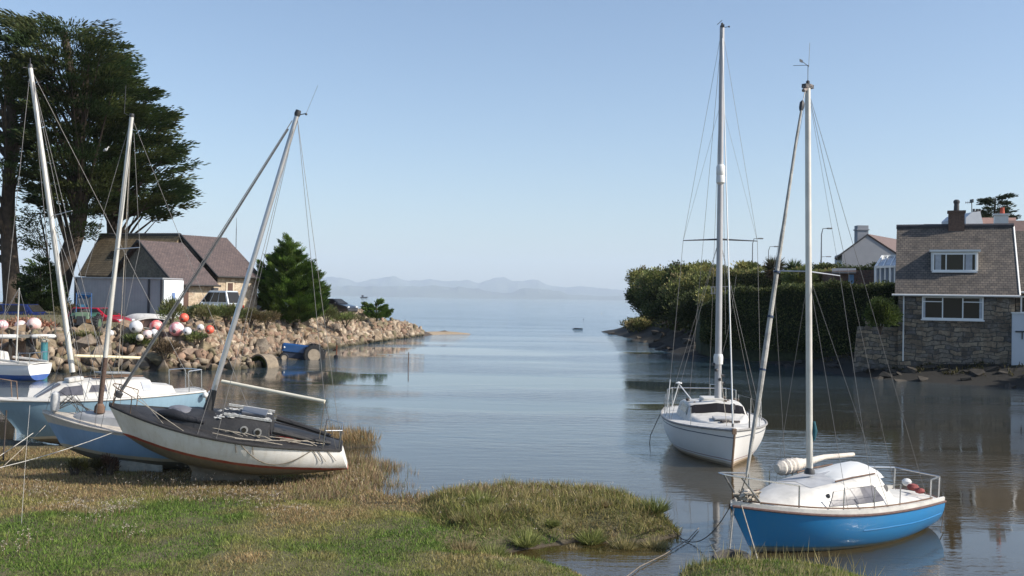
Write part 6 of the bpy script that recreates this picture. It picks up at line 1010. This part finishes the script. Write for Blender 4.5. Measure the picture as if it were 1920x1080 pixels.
# shore: slipway, rocks, weed
sw = [at(1385, 674, 76), at(1470, 667, 74), at(1560, 662, 70), at(1640, 658, 66)]
tag(npmesh('slipway_path', np.array([tuple(Vector((p.x + dx, p.y + dy, z))) for p, z in zip(sw, (.22, .65, .95, 1.15)) for dx, dy in ((0, -.6), (.4, 1.2))] ), np.array([(0, 2, 3, 1), (2, 4, 5, 3), (4, 6, 7, 5)]), mat('slipway_concrete', (.15, .14, .13), .9, .2, 2)), kind='structure')
SHR = [(30, 51.2), (27.6, 52.8), (22.9, 56.3), (20.6, 60.2), (19.8, 68), (18.0, 72.6), (15.6, 79), (13.5, 84.5), (14.0, 102), (13.8, 112), (12.6, 128)]; rr = random.Random(31); RD = mat('weedy_dark_rock', (.055, .047, .038), .9, .5, 1.5, bmp=.6)
ms_ = [rock_mesh(200 + i) for i in range(8)]
for m_ in ms_: m_.materials.append(RD)
for i in range(90):
    k = rr.random() * (len(SHR) - 1.001); j = int(k); a = Vector(SHR[j]).lerp(Vector(SHR[j + 1]), k - j); d_ = Vector(SHR[j + 1]) - Vector(SHR[j]); n = Vector((d_.y, -d_.x)).normalized(); q = a + n * rr.uniform(-.4, 3.2); s_ = rr.uniform(.18, .6) * (1.4 if q.y > 80 else .8)
    o = bpy.data.objects.new('shore_rock', rr.choice(ms_)); COL.objects.link(o); o.location = (q.x, q.y, height_at(hhead, q.x, q.y) + s_ * .1); o.scale = (s_ * 1.4, s_, s_ * .55); o.rotation_euler = (rr.uniform(-.3, .3), rr.uniform(-.3, .3), rr.uniform(0, 6)); tag(o, 'dark weedy rock on the shaded shore under the headland', 'rock', 'rocks along the shaded right-hand shore')
rng = np.random.default_rng(88); n_ = 60000; X_ = rng.uniform(12, 60, n_); Y_ = rng.uniform(50, 140, n_); h_, d_ = hhead(X_, Y_); ok = (h_ > 1.25) & (d_ > 2.5) & (d_ < 22); X_, Y_, h_ = X_[ok], Y_[ok], h_[ok]; n_ = len(X_)
tag(leaves('headland_undergrowth', np.stack([X_, Y_, h_], 1), rng.normal(0, .6, (n_, 3)) + np.array([0, 0, .8]), .45 * rng.uniform(.5, 1.4, n_), .09, palette(n_, HEDGE + [(.07, .06, .03)], rng), LEAF), 'dense low undergrowth covering the headland slope', 'undergrowth', kind='stuff')

n_ = 30000; X_ = rng.uniform(19, 34, n_); Y_ = rng.uniform(50, 76, n_); h_, d_ = hhead(X_, Y_); ok = (h_ > .35) & (d_ > .8) & (d_ < 6) & (rng.random(n_) < np.clip((fbm(X_, Y_, 1.1, 66) - .45) * 6, .05, 1)); X_, Y_, h_ = X_[ok], Y_[ok], h_[ok]; n_ = len(X_)
tag(leaves('shore_weed', np.stack([X_, Y_, h_], 1), rng.normal(0, .6, (n_, 3)) + np.array([0, 0, .7]), .22 * rng.uniform(.5, 1.5, n_), .035, palette(n_, [(.07, .065, .025), (.10, .085, .035), (.045, .04, .02)], rng), LEAF), 'straggly weed on the muddy shore below the stone house', 'weed', kind='stuff')

# unseen trees added just outside the right edge to cast shade on the shore
for i, (x_, y_, r_, h_, lb) in enumerate([(36.5, 51.5, 3.2, 3.6, 'added unseen shade tree outside the right edge, nearest the water'), (37.5, 57.5, 3.0, 3.4, 'added unseen shade tree outside the right edge, behind the nearest one')]):
    shrub('added_shade_tree', lb, (x_, y_, h_ + .6), (r_, r_, h_), 9000, 800 + i, HEDGE, .35, .14, 'added shade trees beyond the right edge', cat='tree')
# ================================================================== marsh vegetation in the foreground
def marsh_blades(name, label, n, box, cond, hgt, wid, cols, seed, lean=.35, dens=None, cat='grass', flat=0):
    rng = np.random.default_rng(seed); x = rng.uniform(box[0], box[1], n); y = box[2] + (box[3] - box[2]) * rng.random(n); h, d = hmarsh(x, y); ok = cond(x, y, d)
    if dens is not None: ok &= rng.random(n) < dens(x, y, d)
    x, y, h, d = x[ok], y[ok], h[ok], d[ok]; n = len(x); hh = hgt(x, y, d) * rng.uniform(.45, 1.25, n)
    D = np.stack([rng.normal(0, lean, n) + .12 * np.sin(x * 1.3 + y), rng.normal(0, lean, n), np.ones(n)], 1)
    c = cols(x, y, d, rng); return tag(leaves(name, np.stack([x, y, h - .02], 1), D, hh, wid, c, GRASS, rng=rng), label, cat, kind='stuff')
def visx(x, y): return (x > -.535 * y - 1) & (x < .53 * y + 1)
def mound(x, y): return np.clip(sdf(MOUND, x, y) / .5 + .5, 0, 1)
gr = np.array([(.11, .18, .035), (.15, .24, .045), (.07, .12, .025), (.20, .27, .06)]); ol = np.array([(.27, .27, .08), (.33, .29, .10), (.20, .22, .06), (.40, .34, .14)]); br = np.array([(.34, .23, .11), (.40, .28, .14), (.27, .19, .09), (.46, .36, .21), (.28, .25, .10)])
def cols(x, y, d, rng):
    n = len(x); i = rng.integers(0, 4, n); j = rng.integers(0, 5, n)
    g = np.clip((fbm(x, y, .35, 61) - .5) * 5 + np.interp(y, [14.5, 17, 19, 21, 25], [1.35, 1.2, .5, -.1, -.5]) - np.clip((x - 0) * .15, 0, .6), 0, 1)
    b = np.clip((fbm(x, y, .6, 71) - .5) * 5 + np.interp(y, [14, 17, 19, 22, 25], [-.6, -.1, .55, .9, 1.0]) + np.where(x > 2, -.7, 0), 0, 1)
    m = mound(x, y)[:, None]; c = ol[i] * (1 - g[:, None]) + gr[i] * g[:, None]; c = c * (1 - b[:, None]) + br[j] * b[:, None]
    mc = np.where((rng.random(n) < .3)[:, None], np.array([(.24, .21, .10)]), ol[i]); c = c * (1 - .75 * m) + mc * .75 * m; return c * (1 + rng.normal(0, .18, (n, 1)))
BX = (-15, 9, 12.5, 27)
marsh_blades('short_turf', 'short mixed green and brown turf of the foreground salt marsh', 480000, BX, lambda x, y, d: (d > .02) & visx(x, y), lambda x, y, d: .04 + .11 * fbm(x, y, 1.8, 4) ** 1.5, .006, cols, 91, .6)
marsh_blades('long_grass', 'longer tufted grass standing out of the salt marsh turf', 130000, BX, lambda x, y, d: (d > .05) & visx(x, y), lambda x, y, d: .11 + .12 * mound(x, y) * (.4 + 1.1 * fbm(x, y, 1.3, 77)), .006, cols, 92, .42, dens=lambda x, y, d: np.clip((fbm(x, y, 1.1, 44) - .42) * 6, .04, 1) * .6 + mound(x, y) * .8)
RED = lambda x, y, d, rng: palette(len(x), [(.28, .18, .11), (.34, .25, .15), (.22, .16, .09), (.42, .33, .21), (.25, .25, .10)], rng, .2)
marsh_blades('reddish_marsh_weed', 'rusty red sea weed stems around the beached yachts', 52000, (-14, 2, 20.3, 27), lambda x, y, d: (d > -.15) & visx(x, y), lambda x, y, d: .07 + .12 * np.clip((x + 6) * .5, 0, 1) + .06 * fbm(x, y, .9, 3), .007, RED, 93, .4, dens=lambda x, y, d: np.clip((fbm(x, y, .8, 45) - .3) * 4, .1, 1), cat='marsh weed')
STR = pxpoly([(640, 905), (655, 868), (700, 856), (760, 868), (792, 895), (780, 915), (720, 912)])
marsh_blades('standing_weed', 'thin dark weed stalks standing in the shallow water right of the white yacht', 26000, (-7, -1, 20, 28), lambda x, y, d: sdf(STR, x, y) > 0, lambda x, y, d: .32 + 0 * x, .006, RED, 94, .25, dens=lambda x, y, d: np.clip((fbm(x, y, 1.4, 46) - .4) * 5, .08, 1), cat='marsh weed')
marsh_blades('straw_reed_tuft', 'pale straw reed tuft in the water beyond the white yacht stern', 9000, (-8, -3, 26, 31), lambda x, y, d: sdf(TUFT, x, y) > -.1, lambda x, y, d: .42 + 0 * x, .008, lambda x, y, d, rng: palette(len(x), [(.32, .22, .11), (.26, .17, .08), (.38, .28, .16), (.16, .14, .06)], rng), 95, .3, cat='reeds')
FR = lambda x, y, d, rng: palette(len(x), [(.22, .23, .06), (.30, .27, .10), (.15, .18, .045), (.38, .33, .16)], rng, .2)
marsh_blades('corner_grass', 'bright tufted grass in front of the blue yacht at the lower edge', 30000, (2, 9, 12.5, 18.5), lambda x, y, d: sdf(PATCH, x, y) > -.05, lambda x, y, d: .05 + .28 * np.clip(fbm(x, y, 2.2, 12) - .2, 0, 1), .006, FR, 96, .45, dens=lambda x, y, d: np.clip((fbm(x, y, 2.0, 47) - .35) * 5, .15, 1))
marsh_blades('tall_stalks', 'sparse tall straw stalks in front of the blue yacht hull', 900, (2, 9, 13.5, 18), lambda x, y, d: sdf(PATCH, x, y) > .0, lambda x, y, d: .42 + 0 * x, .005, lambda x, y, d, rng: palette(len(x), [(.42, .36, .18), (.34, .30, .14)], rng), 98, .22)
# pale flower heads
def flowers(name, label, n, seed, zones):
    rng = np.random.default_rng(seed); Ps = []
    for (px, py, rx, ry, k) in zones:
        c = onz(px, py, .2); s = c.y / F; m = int(k); Ps.append(np.stack([c.x + rng.normal(0, rx * s, m), c.y + rng.normal(0, ry * s * 4.5, m)], 1))
    P_ = np.concatenate(Ps); h, d = hmarsh(P_[:, 0], P_[:, 1]); ok = d > 0; P_, h = P_[ok], h[ok]; n = len(P_); Z_ = h + rng.uniform(.12, .26, n); C_ = np.repeat(np.stack([P_[:, 0], P_[:, 1], Z_], 1), 5, 0) + rng.normal(0, .012, (n * 5, 3))
    c = palette(n * 5, [(.50, .42, .33), (.42, .34, .27), (.58, .52, .44)], rng, .12); tag(leaves(name, C_, rng.normal(size=(n * 5, 3)), .020, .008, c, GRASS, rng=rng), label, 'flowers', kind='stuff')
    tag(leaves(name.replace('heads', 'stalks'), np.stack([P_[:, 0], P_[:, 1], h], 1), np.stack([rng.normal(0, .1, n), rng.normal(0, .1, n), np.ones(n)], 1), Z_ - h, .004, palette(n, [(.20, .14, .08)], rng), GRASS, rng=rng), 'thin brown stalks carrying the pale seed heads', 'flower stalks', kind='stuff')
flowers('pale_seed_heads', 'pale fluffy seed heads scattered through the marsh', 0, 97, [(45, 925, 30, 9, 50), (125, 965, 25, 6, 70), (215, 970, 22, 12, 120), (90, 932, 20, 5, 30), (330, 905, 60, 10, 60), (365, 932, 40, 10, 60), (440, 935, 40, 10, 60), (490, 950, 30, 12, 60), (545, 978, 25, 5, 40), (235, 1012, 18, 5, 25), (30, 1040, 25, 10, 30), (700, 905, 70, 8, 60), (850, 925, 70, 8, 40), (1060, 925, 60, 8, 30), (400, 890, 150, 8, 90), (1150, 940, 60, 20, 40), (950, 960, 120, 25, 70)])
# bushy weeds under the boats
for i, (x_, y_, Y_, r_, cl, lb) in enumerate([(140, 878, 23.2, (.30, .2, .22), [(.13, .11, .03), (.09, .08, .03)], 'yellowish weed clump below the pale blue boat'), (187, 872, 23.2, (.22, .2, .22), [(.13, .12, .03), (.08, .07, .03)], 'thin upright weed clump below the pale blue boat bow'), (206, 868, 23.2, (.22, .2, .28), [(.08, .05, .035), (.12, .07, .05)], 'dark reddish weed clump left of the pale bilge keel')]):
    shrub('marsh_weed_clump', lb, at(x_, y_, Y_), r_, 700, 700 + i, cl, .07, .010, 'weed clumps under the beached boats', cat='weed', up=.8)
# tyre, mooring ropes, scraps
a = onz(1372, 1050, .12); ty = tag(empty('old_tyre', (a.x, a.y, .10), (R(6), R(-5), 0)), 'old tyre lying flat in the grass at the edge of the water', 'tyre'); part(ty, 'tyre_ring', mat('dusty_rubber', (.10, .09, .08), .9, .4, 8, bmp=.4), lambda b: b.lathe((0, 0, -.09), [(.19, 0), (.29, -.01), (.33, .05), (.33, .14), (.29, .19), (.20, .18), (.18, .09), (.19, 0)], 30), smooth=True)
def rope(name, label, pts, r, m, cat='rope', group='mooring ropes'):
    mb = MB(); b0_ = Vector(pts[0]); P_ = [Vector(p) - b0_ for p in pts]; mb.tube(P_, r, 6); o = mb.build(name, m, smooth=True, loc=b0_); return tag(o, label, cat, group)
def sagp(a, b, s, n=12): a, b = Vector(a), Vector(b); return [a.lerp(b, i / n) - Vector((0, 0, s * 4 * (i / n) * (1 - i / n))) for i in range(n + 1)]
bwA = mw(B_.root) @ B_.dk(.62, 1.0)
rope('mooring_rope', 'long pale rope running from the pale blue boat down to the lower left', sagp(onz(-90, 895, .3), bwA, .10), .009, ROPEW)
rope('mooring_rope', 'short pale rope from the cabin yacht bow down to the grass at the left edge', sagp(onz(-40, 878, .3), at(62, 812, 26), .03), .008, ROPEW)
rope('mooring_rope', 'thin rope from the pale blue boat bow up to the left', sagp(at(85, 798, 25), at(2, 878, 23), .02), .008, ROPE)
fbow = mw(Fb.root) @ Fb.dk(.99, 0)
rope('mooring_rope', 'dark slack rope from the blue yacht bow across the water to the grass mound', sagp(onz(1262, 995, .12), fbow, .42), .008, mat('dark_mooring_rope', (.09, .075, .06), .9, .4, 12))
rope('mooring_rope', 'muddy rope lying on the shallow water left of the blue yacht', [onz(1160, 1092, .03), onz(1200, 1062, .03), onz(1245, 1040, .03), onz(1290, 1012, .03), onz(1310, 990, .03)], .008, mat('muddy_rope', (.22, .18, .14), .9, .4, 12))
rope('mooring_chain', 'dark chain hanging from the cabin yacht bow into the mud', sagp(at(12, 770, 27), onz(6, 862, .2), .0), .02, mat('rusty_chain', (.06, .045, .035), .9, .4, 20), 'chain', None)
rope('standing_line', 'thin vertical line hanging in front of the small blue boat at the left', [at(56, 760, 23), at(48, 860, 22), onz(40, 985, .25)], .003, ROPEW, 'line', None)

TC_ = lambda x, y, d, rng: palette(len(x), [(.16, .18, .05), (.22, .21, .07), (.10, .13, .035), (.33, .28, .13), (.22, .16, .08)], rng, .25)
marsh_blades('tussock_grass', 'dense tussocks of long grass on the raised marsh mound in the centre', 90000, (-3, 6, 15, 24), lambda x, y, d: (sdf(MOUND, x, y) > -.12) & (d > -.05), lambda x, y, d: .05 + .55 * np.clip(fbm(x, y, 2.4, 52) - .3, 0, 1), .006, TC_, 99, .75, dens=lambda x, y, d: np.clip((fbm(x, y, 2.1, 53) - .3) * 5, .25, 1))

rng = np.random.default_rng(123)
CLP = [(860, 985, 'straw'), (905, 960, 'green'), (930, 975, 'straw'), (985, 955, 'brown'), (1030, 975, 'green'), (1075, 950, 'straw'), (1110, 985, 'green'), (1150, 960, 'brown'), (1185, 990, 'straw'), (1215, 968, 'green'), (1240, 995, 'straw'), (1000, 1000, 'green'), (1060, 1000, 'brown'), (880, 1008, 'brown'), (940, 1008, 'green'), (1130, 1004, 'straw')]
CC = {'straw': [(.38, .32, .16), (.30, .25, .12), (.22, .21, .08)], 'green': [(.20, .23, .07), (.27, .28, .10), (.15, .17, .05)], 'brown': [(.28, .22, .11), (.22, .17, .08), (.34, .28, .16)]}
for i, (x_, y_, k_) in enumerate(CLP):
    g_ = onz(x_ + rng.uniform(-18, 18), y_ + rng.uniform(-6, 6), .3); r_ = rng.uniform(.16, .36); z_ = height_at(hmarsh, g_.x, g_.y); n_ = 420; a_ = rng.uniform(0, 6.28, n_); q_ = r_ * .35 * rng.random(n_) ** .5; u_ = np.stack([np.cos(a_), np.sin(a_)], 1)
    P_ = np.concatenate([u_ * q_[:, None], np.zeros((n_, 1)) - .02], 1); D_ = np.concatenate([u_ * rng.uniform(.1, 1.7, (n_, 1)) + rng.normal(0, .3, (n_, 2)), np.ones((n_, 1))], 1)
    nm = {'straw': 'pale straw', 'green': 'fresh green', 'brown': 'dull brownish'}[k_]
    o = leaves('grass_tussock', P_, D_, r_ * rng.uniform(.5, 1.2, n_), .006, palette(n_, CC[k_], rng, .2), GRASS, rng=rng); o.location = (g_.x, g_.y, z_)
    tag(o, nm + ' grass tussock on the marsh mound in the centre', 'grass tussock', nm + ' tussocks on the marsh mound')
